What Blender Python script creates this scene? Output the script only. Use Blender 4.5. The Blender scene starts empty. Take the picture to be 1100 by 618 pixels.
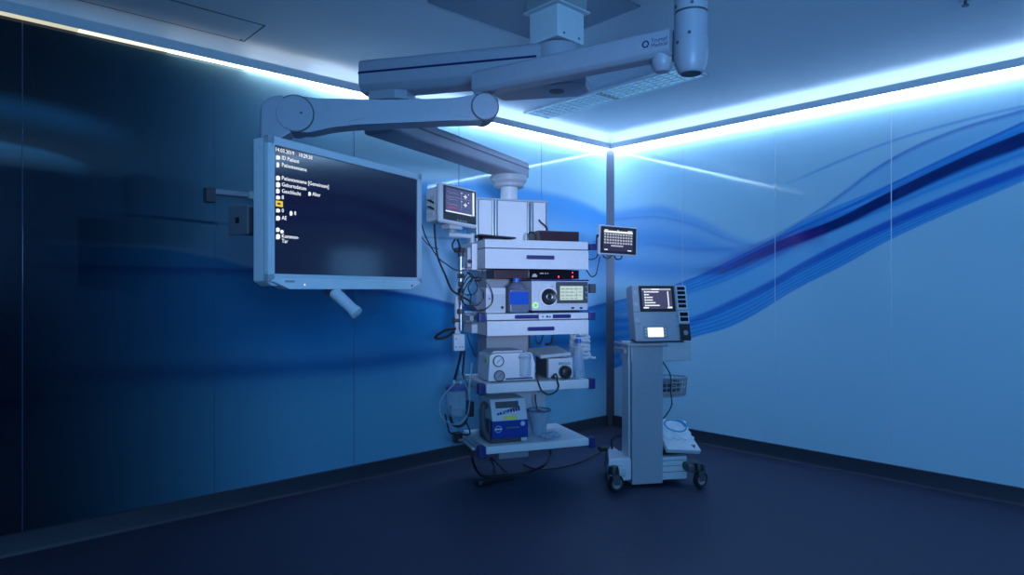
import bpy, bmesh, math, random
from mathutils import Vector, Matrix
random.seed(7)
COL = bpy.context.scene.collection
PI = math.pi

# ------------------------------------------------------------------ camera frame
TH = math.atan2(.7388, .6739)
C0 = Vector((4.52, -5.55, 1.455))
RV = Vector((math.cos(TH), math.sin(TH), 0)); FV = Vector((-math.sin(TH), math.cos(TH), 0))
FP, HX, HY = 706.0, 550.0, 312.0
LROOM, WROOM, HR = 6.4, 6.5, 3.11          # extents along the two seen walls, height

def cw(X, Z, z=0.0):
    """camera-aligned ground coordinates (X to the side, Z away) -> world"""
    p = C0 + RV * X + FV * Z
    return Vector((p.x, p.y, z))

class Frame:
    """a turned ground frame: a runs along a thing's front, b goes back, z is height"""
    def __init__(s, X, Z, ang):
        s.X, s.Z, s.g = X, Z, ang
        s.c, s.s = math.cos(ang), math.sin(ang)
        s.rot = TH + ang
    def w(s, v):
        a, b, z = v
        return cw(s.X + s.c * a - s.s * b, s.Z + s.s * a + s.c * b, z)
    def p(s, px, py, b):
        k = (px - HX) / FP
        a = (k * (s.Z + s.c * b) - s.X + s.s * b) / (s.c - k * s.s)
        Z = s.Z + s.s * a + s.c * b
        return Vector((a, b, 1.455 - (py - HY) * Z / FP))
class World:
    rot = 0.0
    def w(s, v): return Vector(v)
ROOM = World()

# ------------------------------------------------------------------ materials
def nodes(m):
    m.use_nodes = True
    return m.node_tree.nodes, m.node_tree.links
MATS = {}
def mat(name, col, rough=.5, metal=0., em=0., emcol=None, spec=.5, vary=.06, scale=30., bump=0.):
    m = bpy.data.materials.new(name); n, l = nodes(m)
    b = n['Principled BSDF']
    b.inputs['Roughness'].default_value = rough; b.inputs['Metallic'].default_value = metal
    b.inputs['Specular IOR Level'].default_value = spec
    c = (*col, 1)
    if em:
        b.inputs['Base Color'].default_value = c
        b.inputs['Emission Color'].default_value = (*(emcol or col), 1)
        b.inputs['Emission Strength'].default_value = em
    else:
        tc = n.new('ShaderNodeTexCoord'); nz = n.new('ShaderNodeTexNoise'); nz.inputs['Scale'].default_value = scale
        nz.inputs['Detail'].default_value = 3
        mx = n.new('ShaderNodeMix'); mx.data_type = 'RGBA'
        mx.inputs[6].default_value = tuple(x * (1 - vary) for x in col) + (1,)
        mx.inputs[7].default_value = tuple(min(1, x * (1 + vary)) for x in col) + (1,)
        l.new(tc.outputs['Object'], nz.inputs['Vector']); l.new(nz.outputs['Fac'], mx.inputs[0])
        l.new(mx.outputs[2], b.inputs['Base Color'])
        if bump:
            bp = n.new('ShaderNodeBump'); bp.inputs['Strength'].default_value = bump; bp.inputs['Distance'].default_value = .004
            l.new(nz.outputs['Fac'], bp.inputs['Height']); l.new(bp.outputs[0], b.inputs['Normal'])
    MATS[name] = m
    return m
def emit(name, col, s):
    m = bpy.data.materials.new(name); n, l = nodes(m)
    n.remove(n['Principled BSDF']); e = n.new('ShaderNodeEmission')
    e.inputs[0].default_value = (*col, 1); e.inputs[1].default_value = s
    l.new(e.outputs[0], n['Material Output'].inputs[0]); return m
def clear(name, col, fac=.25, rough=.1):
    m = bpy.data.materials.new(name); n, l = nodes(m); b = n['Principled BSDF']
    b.inputs['Base Color'].default_value = (*col, 1); b.inputs['Roughness'].default_value = rough
    t = n.new('ShaderNodeBsdfTransparent'); t.inputs[0].default_value = (.93, .95, .97, 1)
    mx = n.new('ShaderNodeMixShader'); mx.inputs[0].default_value = fac
    l.new(t.outputs[0], mx.inputs[1]); l.new(b.outputs[0], mx.inputs[2]); l.new(mx.outputs[0], n['Material Output'].inputs[0])
    return m

WHITE = mat('white_enamel', (.74, .75, .78), .38)
PLAST = mat('pale_plastic', (.62, .64, .69), .42)
LGREY = mat('light_grey_paint', (.52, .54, .58), .45)
ARMM = mat('arm_paint', (.36, .35, .42), .4)
MGREY = mat('mid_grey_paint', (.30, .32, .36), .45)
ALU = mat('brushed_aluminium', (.55, .57, .60), .32, .85)
STEEL = mat('steel_wire', (.45, .47, .5), .3, .9)
DGREY = mat('dark_grey_plastic', (.07, .075, .09), .5)
BLACK = mat('black_plastic', (.018, .018, .022), .4)
RUBBER = mat('black_rubber', (.012, .012, .016), .6)
MAROON = mat('dark_maroon_plastic', (.05, .022, .035), .45)
NAVY = mat('navy_plastic', (.025, .03, .17), .4)
PURPLE = mat('dark_violet_plastic', (.05, .045, .15), .4)
STRIPE = mat('navy_stripe', (.012, .012, .085), .4)
BLUEP = mat('blue_cap_plastic', (.02, .13, .62), .4)
DEVBLUE = mat('device_blue_paint', (.015, .05, .30), .4)
YELLOW = mat('yellow_sticker', (.75, .72, .08), .5)
GREENS = mat('green_sticker', (.25, .65, .15), .5)
DIALW = mat('dial_white', (.75, .77, .8), .4)
TEALC = mat('teal_tubing', (.10, .38, .62), .4)
CLOTH = mat('white_cloth', (.78, .80, .84), .8, bump=.3, scale=60)
GLOSSB = mat('dark_glass', (.008, .008, .012), .12)
CLEAR = clear('clear_plastic', (.75, .82, .88), .22)
CLEAR2 = clear('cloudy_plastic', (.55, .66, .78), .34, .2)
HOSE = clear('hose_plastic', (.70, .76, .82), .8, .3)
LIQ = mat('blue_liquid_label', (.015, .10, .50), .3)
TXT = emit('screen_text_white', (.85, .92, 1), 1.1)
TXTD = emit('screen_text_dim', (.5, .58, .8), .55)
YEM = emit('screen_yellow', (1, .75, .12), .8)
REDL = emit('red_indicator', (1, .03, .08), 6)
REDT = emit('screen_red', (.9, .08, .12), .7)
GRNL = emit('green_ring_light', (.45, 1, .25), 1.1)
WSCR = emit('lit_white_screen', (.9, .96, 1), 1.15)
PSCR = emit('lit_pale_screen', (.62, .82, .80), .8)
DSCR = emit('lit_blue_screen', (.05, .055, .14), .8)
CSCR = emit('lit_slate_screen', (.035, .04, .10), 1.0)
KEYW = emit('lit_keys', (.62, .68, .85), .7)

# ------------------------------------------------------------------ mesh builder
def rotz(a): return Matrix.Rotation(a, 4, 'Z')
def catmull(pts, n, closed=False):
    P = [Vector(p) for p in pts]
    if len(P) < 3: return P
    out = []; N = len(P)
    rng = range(N if closed else N - 1)
    for i in rng:
        p1, p2 = P[i], P[(i + 1) % N]
        p0 = P[i - 1] if (closed or i > 0) else p1 * 2 - p2
        p3 = P[(i + 2) % N] if (closed or i + 2 < N) else p2 * 2 - p1
        for k in range(n):
            t = k / n
            out.append(.5 * ((2 * p1) + (p2 - p0) * t + (2 * p0 - 5 * p1 + 4 * p2 - p3) * t * t + (3 * p1 - p0 - 3 * p2 + p3) * t ** 3))
    if not closed: out.append(P[-1])
    return out

ORG = {}
class M:
    def __init__(s): s.bm = bmesh.new()
    def _bev(s, vs, r, seg=2):
        es = {e for v in vs for e in v.link_edges}
        bmesh.ops.bevel(s.bm, geom=list(es), offset=r, segments=seg, profile=.5, affect='EDGES', clamp_overlap=True)
    def box(s, c, d, bev=0., rot=None, seg=2):
        m = Matrix.Translation(Vector(c)) @ (rot or Matrix()) @ Matrix.Diagonal((d[0], d[1], d[2], 1))
        r = bmesh.ops.create_cube(s.bm, size=1, matrix=m)
        if bev: s._bev(r['verts'], bev, seg)
        return s
    def bx(s, lo, hi, bev=0.):
        lo, hi = Vector(lo), Vector(hi)
        return s.box((lo + hi) / 2, [abs(x) for x in (hi - lo)], bev)
    def cyl(s, p0, p1, r0, r1=None, seg=24, bev=0.):
        p0, p1 = Vector(p0), Vector(p1); r1 = r0 if r1 is None else r1
        d = p1 - p0; q = d.to_track_quat('Z', 'Y').to_matrix().to_4x4()
        m = Matrix.Translation((p0 + p1) / 2) @ q
        r = bmesh.ops.create_cone(s.bm, cap_ends=True, segments=seg, radius1=r0, radius2=r1, depth=d.length, matrix=m)
        if bev:
            es = [e for e in {e for v in r['verts'] for e in v.link_edges} if any(len(f.verts) > 4 for f in e.link_faces)]
            bmesh.ops.bevel(s.bm, geom=es, offset=bev, segments=2, profile=.5, affect='EDGES', clamp_overlap=True)
        return s
    def lathe(s, prof, c=(0, 0, 0), axis=(0, 0, 1), seg=28):
        q = Matrix.Translation(Vector(c)) @ Vector(axis).to_track_quat('Z', 'Y').to_matrix().to_4x4()
        rings = []
        for r, z in prof:
            if r < 1e-6: rings.append([s.bm.verts.new(q @ Vector((0, 0, z)))])
            else: rings.append([s.bm.verts.new(q @ Vector((r * math.cos(2 * PI * i / seg), r * math.sin(2 * PI * i / seg), z))) for i in range(seg)])
        for A, B in zip(rings, rings[1:]):
            for i in range(seg):
                j = (i + 1) % seg
                if len(A) == 1 and len(B) == 1: continue
                if len(A) == 1: s.bm.faces.new((A[0], B[i], B[j]))
                elif len(B) == 1: s.bm.faces.new((A[i], B[0], A[j]))
                else: s.bm.faces.new((A[i], B[i], B[j], A[j]))
        return s
    def torus(s, c, R, r, axis=(0, 0, 1), seg=28, rs=8):
        return s.lathe([(R + r * math.cos(2 * PI * k / rs), r * math.sin(2 * PI * k / rs)) for k in range(rs + 1)], c, axis, seg)
    def tube(s, pts, r, seg=8, n=6, closed=False, smooth=True):
        P = catmull(pts, n, closed) if smooth else [Vector(p) for p in pts]
        N = len(P); rings = []; up = None
        for i in range(N):
            a = P[i - 1] if (closed or i > 0) else P[i]; b = P[(i + 1) % N] if (closed or i < N - 1) else P[i]
            t = (b - a)
            if t.length < 1e-9: t = Vector((0, 0, 1))
            t.normalize()
            if up is None: up = t.orthogonal().normalized()
            up = (up - t * up.dot(t))
            if up.length < 1e-6: up = t.orthogonal()
            up.normalize(); sd = t.cross(up)
            rr = r(i / max(1, N - 1)) if callable(r) else r
            rings.append([s.bm.verts.new(P[i] + (up * math.cos(2 * PI * k / seg) + sd * math.sin(2 * PI * k / seg)) * rr) for k in range(seg)])
        for i in range(N if closed else N - 1):
            A, B = rings[i], rings[(i + 1) % N]
            for k in range(seg):
                s.bm.faces.new((A[k], A[(k + 1) % seg], B[(k + 1) % seg], B[k]))
        if not closed:
            s.bm.faces.new(rings[0][::-1]); s.bm.faces.new(rings[-1])
        return s
    def prism(s, poly, h0, h1, m=None, bev=0.):
        """poly in local xy, extruded along local z from h0 to h1, placed by m"""
        m = m or Matrix()
        A = [s.bm.verts.new(m @ Vector((x, y, h0))) for x, y in poly]; B = [s.bm.verts.new(m @ Vector((x, y, h1))) for x, y in poly]
        s.bm.faces.new(A[::-1]); s.bm.faces.new(B); n = len(poly)
        for i in range(n): s.bm.faces.new((A[i], A[(i + 1) % n], B[(i + 1) % n], B[i]))
        if bev: s._bev(A + B, bev)
        return s
    def text(s, t, size, m, depth=.0004):
        cu = bpy.data.curves.new('lettering', 'FONT'); cu.body = t; cu.size = size; cu.extrude = depth; cu.resolution_u = 2
        o = bpy.data.objects.new('lettering', cu); COL.objects.link(o)
        dg = bpy.context.evaluated_depsgraph_get()
        me = bpy.data.meshes.new_from_object(o.evaluated_get(dg))
        me.transform(m); s.bm.from_mesh(me)
        bpy.data.objects.remove(o); bpy.data.curves.remove(cu); bpy.data.meshes.remove(me)
        return s
    def xf(s, m):
        bmesh.ops.transform(s.bm, matrix=m, verts=s.bm.verts[:]); return s
    def build(s, name, m, parent=None, frame=None, org=(0, 0, 0), angle=35):
        if parent is not None:
            org = ORG[parent.name]
        bmesh.ops.translate(s.bm, vec=-Vector(org), verts=s.bm.verts[:])
        bmesh.ops.recalc_face_normals(s.bm, faces=s.bm.faces[:])
        me = bpy.data.meshes.new(name); s.bm.to_mesh(me); s.bm.free()
        me.polygons.foreach_set('use_smooth', [True] * len(me.polygons)); me.set_sharp_from_angle(angle=math.radians(angle))
        me.materials.append(m)
        o = bpy.data.objects.new(name, me); COL.objects.link(o)
        if parent is not None:
            o.parent = parent
        elif frame is not None:
            o.location = frame.w(org); o.rotation_euler = (0, 0, frame.rot)
        if len(me.polygons) < 6000:
            wn = o.modifiers.new('weighted normals', 'WEIGHTED_NORMAL'); wn.keep_sharp = True
        ORG[o.name] = Vector(org)
        return o

def thing(name, label, cat, frame, org, group=None):
    o = bpy.data.objects.new(name, None); COL.objects.link(o); o.empty_display_size = .1
    o.location = frame.w(org); o.rotation_euler = (0, 0, frame.rot)
    o['label'] = label; o['category'] = cat
    if group: o['group'] = group
    ORG[o.name] = Vector(org); return o
def tag(o, label, cat, group=None):
    o['label'] = label; o['category'] = cat
    if group: o['group'] = group
    return o
def struct(o, label, cat):
    o['kind'] = 'structure'; o['label'] = label; o['category'] = cat; return o

# ------------------------------------------------------------------ room shell
def uw(px):
    k = (px - HX) / FP; return (k * 7.08 - 1.053) / (.6739 + .7388 * k)
def wr(px, py):
    u = uw(px); Z = 7.08 - .7388 * u; return u / WROOM, (1.455 - (py - HY) * Z / FP) / HR
def wl(px, py):
    k = (px - HX) / FP; v = (1.053 - 7.08 * k) / (.7388 - .6739 * k); Z = 7.08 - .6739 * v
    return v / LROOM, (1.455 - (py - HY) * Z / FP) / HR

def mural(name, axis, sgn, L, base, bands, rough=.05):
    """printed waves, and on one wall painted-in darkening, behind glass: every band lies between two curves drawn along the wall"""
    m = bpy.data.materials.new(name); n, l = nodes(m); b = n['Principled BSDF']
    b.inputs['Roughness'].default_value = rough; b.inputs['Specular IOR Level'].default_value = .5
    g = n.new('ShaderNodeNewGeometry'); sp = n.new('ShaderNodeSeparateXYZ'); l.new(g.outputs['Position'], sp.inputs[0])
    def math_(op, a, bb, clamp=False):
        x = n.new('ShaderNodeMath'); x.operation = op; x.use_clamp = clamp
        for i, v in enumerate((a, bb)):
            if isinstance(v, (int, float)): x.inputs[i].default_value = v
            elif v is not None: l.new(v, x.inputs[i])
        return x.outputs[0]
    t = math_('MULTIPLY', sp.outputs[axis], sgn / L); h = math_('MULTIPLY', sp.outputs[2], 1 / HR)
    def curve(pts):
        f = n.new('ShaderNodeFloatCurve'); c = f.mapping.curves[0]; f.mapping.use_clip = False
        pts = sorted((max(0, min(1, x)), y) for x, y in pts)
        q = [pts[0]]
        for p in pts[1:]:
            if p[0] - q[-1][0] > .002: q.append(p)
        if len(q) == 1: q.append((q[0][0] + .01, q[0][1]))
        c.points[0].location = q[0]; c.points[1].location = q[-1]
        for p in q[1:-1]: c.points.new(*p)
        for p in c.points: p.handle_type = 'AUTO_CLAMPED'
        f.mapping.extend = 'HORIZONTAL'; f.mapping.update()
        l.new(t, f.inputs['Value']); return f.outputs[0]
    def smooth(x, lo, hi):
        r = n.new('ShaderNodeMapRange'); r.interpolation_type = 'SMOOTHSTEP'
        l.new(x, r.inputs[0]); r.inputs[1].default_value = lo; r.inputs[2].default_value = hi; return r.outputs[0]
    col = None
    for (up, lo, c, alpha, su, sl, fade, stripes) in bands:
        U, Lc = curve(up), curve(lo)
        m1 = smooth(math_('SUBTRACT', h, Lc), -sl, sl); m2 = smooth(math_('SUBTRACT', U, h), -su, su)
        mk = math_('MULTIPLY', m1, m2)
        if fade: mk = math_('MULTIPLY', mk, curve(fade))
        if stripes:
            rel = math_('DIVIDE', math_('SUBTRACT', h, Lc), math_('MAXIMUM', math_('SUBTRACT', U, Lc), .004))
            sn = math_('SINE', math_('MULTIPLY', rel, stripes), None)
            mk = math_('MULTIPLY', mk, math_('ADD', math_('MULTIPLY', sn, .22), .78))
        mk = math_('MULTIPLY', mk, alpha, True)
        x = n.new('ShaderNodeMix'); x.data_type = 'RGBA'; l.new(mk, x.inputs[0])
        if col is None: x.inputs[6].default_value = (*base, 1)
        else: l.new(col, x.inputs[6])
        x.inputs[7].default_value = (*c, 1); col = x.outputs[2]
    l.new(col, b.inputs['Base Color'])
    return m
def PR(*pp): return [wr(*p) for p in pp]
def PL(*pp): return [wl(*p) for p in pp]
def line(P, th): return [(x, y + th / 2) for x, y in P], [(x, y - th / 2) for x, y in P]
def fr(*pp): return [(wr(px, 300)[0], a) for px, a in pp]
def fl(*pp): return [(wl(px, 300)[0], a) for px, a in pp]

AZ, ROY, NVY = (.02, .31, .76), (.012, .11, .56), (.006, .014, .14)
S1U = PR((660, 324), (681, 319), (735, 303), (777, 283), (831, 256), (860, 239), (957, 197), (1000, 176), (1100, 130))
S1L = PR((660, 338), (700, 330), (735, 317), (777, 303), (831, 278), (860, 262), (957, 224), (1000, 206), (1100, 168))
S2U = PR((660, 342), (743, 340), (802, 318), (831, 303), (860, 288), (957, 238), (1040, 204), (1100, 180))
S2L = PR((660, 396), (700, 380), (744, 363), (784, 351), (860, 308), (900, 288), (957, 257), (1000, 237), (1100, 194))
L1 = line(PR((835, 201), (850, 195), (957, 152), (1040, 128), (1100, 114)), .005)
L2 = line(PR((740, 300), (800, 270), (880, 226), (900, 212), (957, 172), (1020, 143), (1100, 119)), .008)
L3 = line(PR((743, 346), (831, 304), (860, 287), (957, 240), (1040, 205), (1100, 182)), .022)
L4 = line(PR((655, 236), (700, 233), (740, 240), (790, 260), (833, 268)), .006)
L5 = line(PR((655, 326), (675, 321), (735, 303), (777, 285), (831, 258), (900, 228), (957, 199), (1100, 132)), .006)
L6 = line(PR((700, 262), (740, 268), (790, 267), (833, 258)), .010)
bandsR = [
    (PR((655, 228), (700, 222), (740, 232), (833, 262), (870, 250)), PR((655, 296), (733, 302), (790, 292), (833, 285), (870, 262)), (.09, .36, .80), .75, .02, .05, fr((655, 1), (780, .9), (840, .5), (880, 0)), 14),
    (PR((833, 262), (880, 226), (957, 172), (1100, 119)), S1U, (.18, .52, .84), .55, .01, .01, fr((740, 0), (850, .8), (1100, 1)), 0),
    (S1U, S2L, (.20, .54, .86), .85, .006, .006, None, 0),
    (S1U, S1L, AZ, .95, .003, .012, fr((655, .6), (760, 1)), 26),
    (S2U, S2L, AZ, .92, .012, .004, None, 34),
    (*L3, ROY, .9, .005, .008, fr((700, .2), (830, .8), (1100, 1)), 0),
    (PR((777, 287), (831, 261), (900, 234), (957, 205), (1040, 166), (1100, 141)), PR((777, 295), (831, 272), (900, 246), (957, 218), (1040, 180), (1100, 158)), NVY, .95, .003, .006, fr((735, 0), (790, .55), (870, 1)), 0),
    (PR((760, 285), (800, 268), (831, 256), (870, 244)), PR((760, 300), (800, 287), (831, 276), (870, 262)), (.16, .02, .30), .55, .015, .02, fr((750, 0), (800, .8), (850, .8), (890, 0)), 0),
    (*L1, (.05, .28, .70), .75, .004, .006, fr((835, 0), (880, 1)), 0),
    (*L2, (.02, .16, .58), .8, .004, .008, fr((770, 0), (880, .7), (960, 1)), 0),
    (*L4, (.08, .20, .60), .5, .003, .012, fr((700, 1), (780, .7), (830, 0)), 0),
    (*L5, ROY, .7, .003, .006, None, 0),
    (*L6, (.16, .14, .50), .35, .006, .01, fr((690, 0), (730, 1), (790, .8), (835, 0)), 0),
]
HLU = PL((660, 232), (620, 215), (585, 206), (540, 198), (470, 195), (430, 200), (383, 215))
DBU = PL((655, 325), (600, 335), (500, 329), (450, 318), (380, 307), (280, 290), (230, 277), (160, 266), (60, 262), (0, 262))
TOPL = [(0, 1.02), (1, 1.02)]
bandsL = [
    (HLU, PL((655, 292), (600, 292), (520, 268), (440, 236), (383, 225)), (.06, .36, .80), .85, .015, .07, fl((655, 1), (470, 1), (400, .3), (330, 0)), 9),
    (TOPL, DBU, (.012, .14, .24), .85, .01, .012, fl((420, 0), (350, .10), (290, .35), (230, .70), (120, 1), (0, 1)), 0),  # dark teal print, also carrying painted-in dimness along the wall
    (PL((320, 246), (280, 250), (215, 258), (150, 262), (100, 262)), DBU, (.22, .40, .62), .6, .02, .006, fl((330, 1), (230, .8), (130, 0)), 0),
    (DBU, [(0, -.1), (1, -.1)], (.03, .30, .50), .8, .008, .01, fl((655, .55), (400, .9), (0, 1)), 0),
    (DBU, PL((655, 402), (500, 388), (380, 394), (200, 400), (0, 405)), (.003, .22, .50), .93, .006, .11, fl((655, .9), (400, 1), (250, .85), (0, .7)), 0),
    (*line(PL((655, 326), (600, 337), (500, 331), (450, 320), (380, 309), (280, 292)), .012), (.01, .04, .30), .7, .004, .014, None, 0),
    (*line(PL((520, 374), (440, 384), (380, 391), (150, 402), (0, 404)), .035), (.003, .11, .34), .7, .02, .02, None, 0),
    ([(0, 1.02), (1, 1.02)], [(0, -.1), (1, -.1)], (.003, .008, .018), 1., .01, .01, fl((400, 0), (330, .12), (270, .35), (200, .66), (130, .86), (50, .97), (0, 1)), 0),  # near-black overlay, not print: paints in the darkness toward that end
    (*line(PL((0, 156), (50, 166), (100, 182)), .012), (.10, .34, .46), .8, .005, .03, fl((100, 0), (60, .7), (0, 1)), 0),
    (*line(PL((0, 114), (60, 126), (150, 150)), .03), (.06, .24, .36), .6, .02, .03, fl((150, 0), (70, 1)), 0),
    (*line(PL((80, 227), (150, 232), (232, 240)), .006), (.004, .02, .06), .9, .003, .003, fl((236, 0), (228, 1), (130, .8), (85, 0)), 0),
]
MURR = mural('wave_mural_right', 0, 1., WROOM, (.52, .74, .86), bandsR)
MURL = mural('shaded_wave_mural_left', 1, -1., LROOM, (.47, .74, .86), bandsL)
PLAINW = mat('plain_wall_paint', (.22, .30, .42), .5)

def panel_wall(name, m, along_x, edges, lab):
    w = M()
    for s0, s1 in zip(edges, edges[1:]):
        lo, hi = s0 + .0008, s1 - .0008
        if along_x: w.bx((lo, 0, 0), (hi, .03, HR), .0018)
        else: w.bx((-.03, -hi, 0), (0, -lo, HR), .0018)
    if along_x: w.bx((edges[0] - .1, .028, 0), (edges[-1], .12, HR))
    else: w.bx((-.12, -edges[-1], 0), (-.028, -edges[0] + .1, HR))
    o = struct(w.build(name, m), lab, 'wall')
    for s1 in edges[1:-1]:
        j = M()
        if along_x: j.cyl((s1, .0005, .1), (s1, .0005, 2.96), .0032, seg=10)
        else: j.cyl((-.0005, -s1, .1), (-.0005, -s1, 2.96), .0022, seg=10)
        j.build('panel_joint', JOINT if along_x else JOINTL, o)
    return o
JOINTL = mat('dark_joint_strip', (.05, .10, .17), .4)
JOINT = mat('joint_strip', (.62, .68, .76), .25)  # pale tone paints in the LED glint along the seams
panel_wall('wall_right', MURR, True, [0, .904, 1.835, 2.755, 3.68, 4.6, 5.52, WROOM], 'glass panel wall printed with sweeping navy and azure waves')
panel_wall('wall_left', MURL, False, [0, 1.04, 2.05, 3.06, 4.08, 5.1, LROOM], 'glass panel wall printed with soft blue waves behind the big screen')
struct(M().bx((-.12, -LROOM - .1, 0), (WROOM + .1, -LROOM, HR)).build('wall_near', PLAINW), 'plain wall behind the viewpoint', 'wall')
struct(M().bx((WROOM, -LROOM, 0), (WROOM + .1, .12, HR)).build('wall_end', PLAINW), 'plain wall at the far end beside the viewpoint', 'wall')

fm = bpy.data.materials.new('speckled_vinyl'); n, l = nodes(fm); b = n['Principled BSDF']
tc = n.new('ShaderNodeTexCoord'); vz = n.new('ShaderNodeTexNoise'); vz.inputs['Scale'].default_value = 130; vz.inputs['Detail'].default_value = 4
rp = n.new('ShaderNodeValToRGB'); rp.color_ramp.elements[0].position = .35; rp.color_ramp.elements[0].color = (.014, .016, .038, 1)
rp.color_ramp.elements[1].position = .72; rp.color_ramp.elements[1].color = (.048, .052, .105, 1)
l.new(tc.outputs['Object'], vz.inputs['Vector']); l.new(vz.outputs['Fac'], rp.inputs[0]); l.new(rp.outputs[0], b.inputs['Base Color'])
b.inputs['Roughness'].default_value = .5; b.inputs['Specular IOR Level'].default_value = .35
struct(M().bx((-.12, -LROOM - .1, -.1), (WROOM + .1, .12, 0)).build('floor', fm), 'dark speckled vinyl floor', 'floor')
CEILM = mat('ceiling_paint', (.70, .72, .76), .55, scale=3, vary=.03)
struct(M().bx((-.12, -LROOM - .1, HR), (WROOM + .1, .12, HR + .1)).build('ceiling', CEILM), 'smooth painted ceiling', 'ceiling')
BASEM = mat('cove_base_vinyl', (.030, .034, .052), .5)
struct(M().prism([(0, 0), (.03, 0), (.016, .02), (.014, .115), (0, .118)], 0, WROOM, Matrix(((0, 0, 1, 0), (-1, 0, 0, 0), (0, 1, 0, 0), (0, 0, 0, 1)))).build('baseboard_right', BASEM), 'dark cove base under the navy wave wall', 'baseboard')
struct(M().prism([(0, 0), (.03, 0), (.016, .02), (.014, .115), (0, .118)], 0, LROOM, Matrix(((1, 0, 0, 0), (0, 0, -1, 0), (0, 1, 0, 0), (0, 0, 0, 1)))).build('baseboard_left', BASEM), 'dark cove base under the soft wave wall', 'baseboard')
POSTM = mat('corner_post_metal', (.11, .11, .15), .42, .3)
pp = [(0, 0), (.06, 0)] + [(.045, -.014), (.014, -.045), (0, -.06)]
struct(M().prism(pp, .0, 2.99).build('trim_1', POSTM), 'grey metal corner trim between the two mural walls', 'trim')

# added rounded hollow between wall top and ceiling, shaped to soften the uplight
CR = .085
hol = [(0, HR - CR), (0, HR), (CR, HR)] + [(CR - CR * math.sin(q * PI / 20), HR - CR + CR * math.cos(q * PI / 20)) for q in range(1, 10)]
struct(M().prism(hol, 0, WROOM, Matrix(((0, 0, 1, 0), (-1, 0, 0, 0), (0, 1, 0, 0), (0, 0, 0, 1)))).build('trim_2', CEILM), 'added curved hollow softening the uplight where ceiling meets the navy wave wall', 'cove')
struct(M().prism(hol, 0, LROOM, Matrix(((1, 0, 0, 0), (0, 0, -1, 0), (0, 1, 0, 0), (0, 0, 0, 1)))).build('trim_3', CEILM), 'added curved hollow softening the uplight where ceiling meets the soft wave wall', 'cove')

# LED cove rails ------------------------------------------------------------
RAILM = mat('rail_aluminium', (.62, .64, .68), .5)
def cove(name, label, along_x, length, strengths, tint):
    def tr(pt):                                     # (distance from wall, along, z) -> world
        d, s, z = pt
        return (s, -d, z) if along_x else (d, -s, z)
    th = thing(name, label, 'LED light', ROOM, tr((0, 0, 2.965)))
    def bx(m, lo, hi, bev=0):
        a, c = Vector(tr(lo)), Vector(tr(hi))
        return m.bx((min(a.x, c.x), min(a.y, c.y), lo[2]), (max(a.x, c.x), max(a.y, c.y), hi[2]), bev)
    g0 = 0. if along_x else .0605
    r = M(); bx(r, (0, g0, 2.967), (.055, length, 2.998)); bx(r, (.05, g0, 2.959), (.06, length, 3.019), .002); bx(r, (.006, g0, 2.997), (.014, length, 3.021))
    r.build('rail', RAILM, th)
    k = len(strengths); e0 = .062
    for i, sv in enumerate(strengths):
        s0 = e0 + (length - e0) * i / k; s1 = e0 + (length - e0) * (i + 1) / k
        c = tint(i / max(1, k - 1))
        em = emit('led_diffuser_glow', c, LED_DOWN * sv); eu = emit('led_uplight_glow', c, LED_UP * sv)
        a = M(); bx(a, (.004, s0, 2.953), (.049, s1, 2.9665)); d = a.build('led_diffuser', em, th)
        a = M(); sec = [(.0145, 2.9985), (.049, 2.9985), (.0145, 3.0185)]
        V = [[a.bm.verts.new(tr((d_, s_, z_))) for d_, z_ in sec] for s_ in (s0, s1)]
        for i_ in range(3): a.bm.faces.new((V[0][i_], V[0][(i_ + 1) % 3], V[1][(i_ + 1) % 3], V[1][i_]))
        a.bm.faces.new(V[0]); a.bm.faces.new(V[1]); a.build('led_uplight', eu, th)
    return th
LED_DOWN, LED_UP = 36., 10.5
LCOL = (.42, .66, 1.0)
cove('led_cove_light', 'cool white LED cove strip over the wall with the navy swoosh', True, WROOM - .05, [1.0, 1.0, 1, 1, 1, 1, .9, .9, .8, .8], lambda t: LCOL)
cove('led_cove_light', 'dimming LED cove strip running above the big hanging screen', False, 5.8,
     [1, 1, 1, 1, .95, .80, .52, .26, .10, .036, .019, .012], lambda t: tuple(a + (b - a) * max(0, min(1, (t - .42) / .4)) for a, b in zip(LCOL, (.98, .97, .74))))

# ceiling fittings -----------------------------------------------------------
def cz(px, py, z=HR):                               # a point on a level plane at height z
    Z = (z - 1.455) * FP / (HY - py); return cw((px - HX) / FP * Z, Z, z)
far = cz(585, 46); rt = cz(685, 4)
CANM = mat('canopy_panel_paint', (.22, .26, .33), .5)
cs = .95
o = M().bx((far.x, far.y - cs, HR - .012), (far.x + abs(rt.x - far.x) + .0, far.y, HR + .002), .003).build('ceiling_panel', CANM, frame=ROOM, org=(far.x, far.y, HR - .012))
tag(o, 'dark square ceiling panel around the boxy arm mount', 'ceiling panel')
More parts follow.
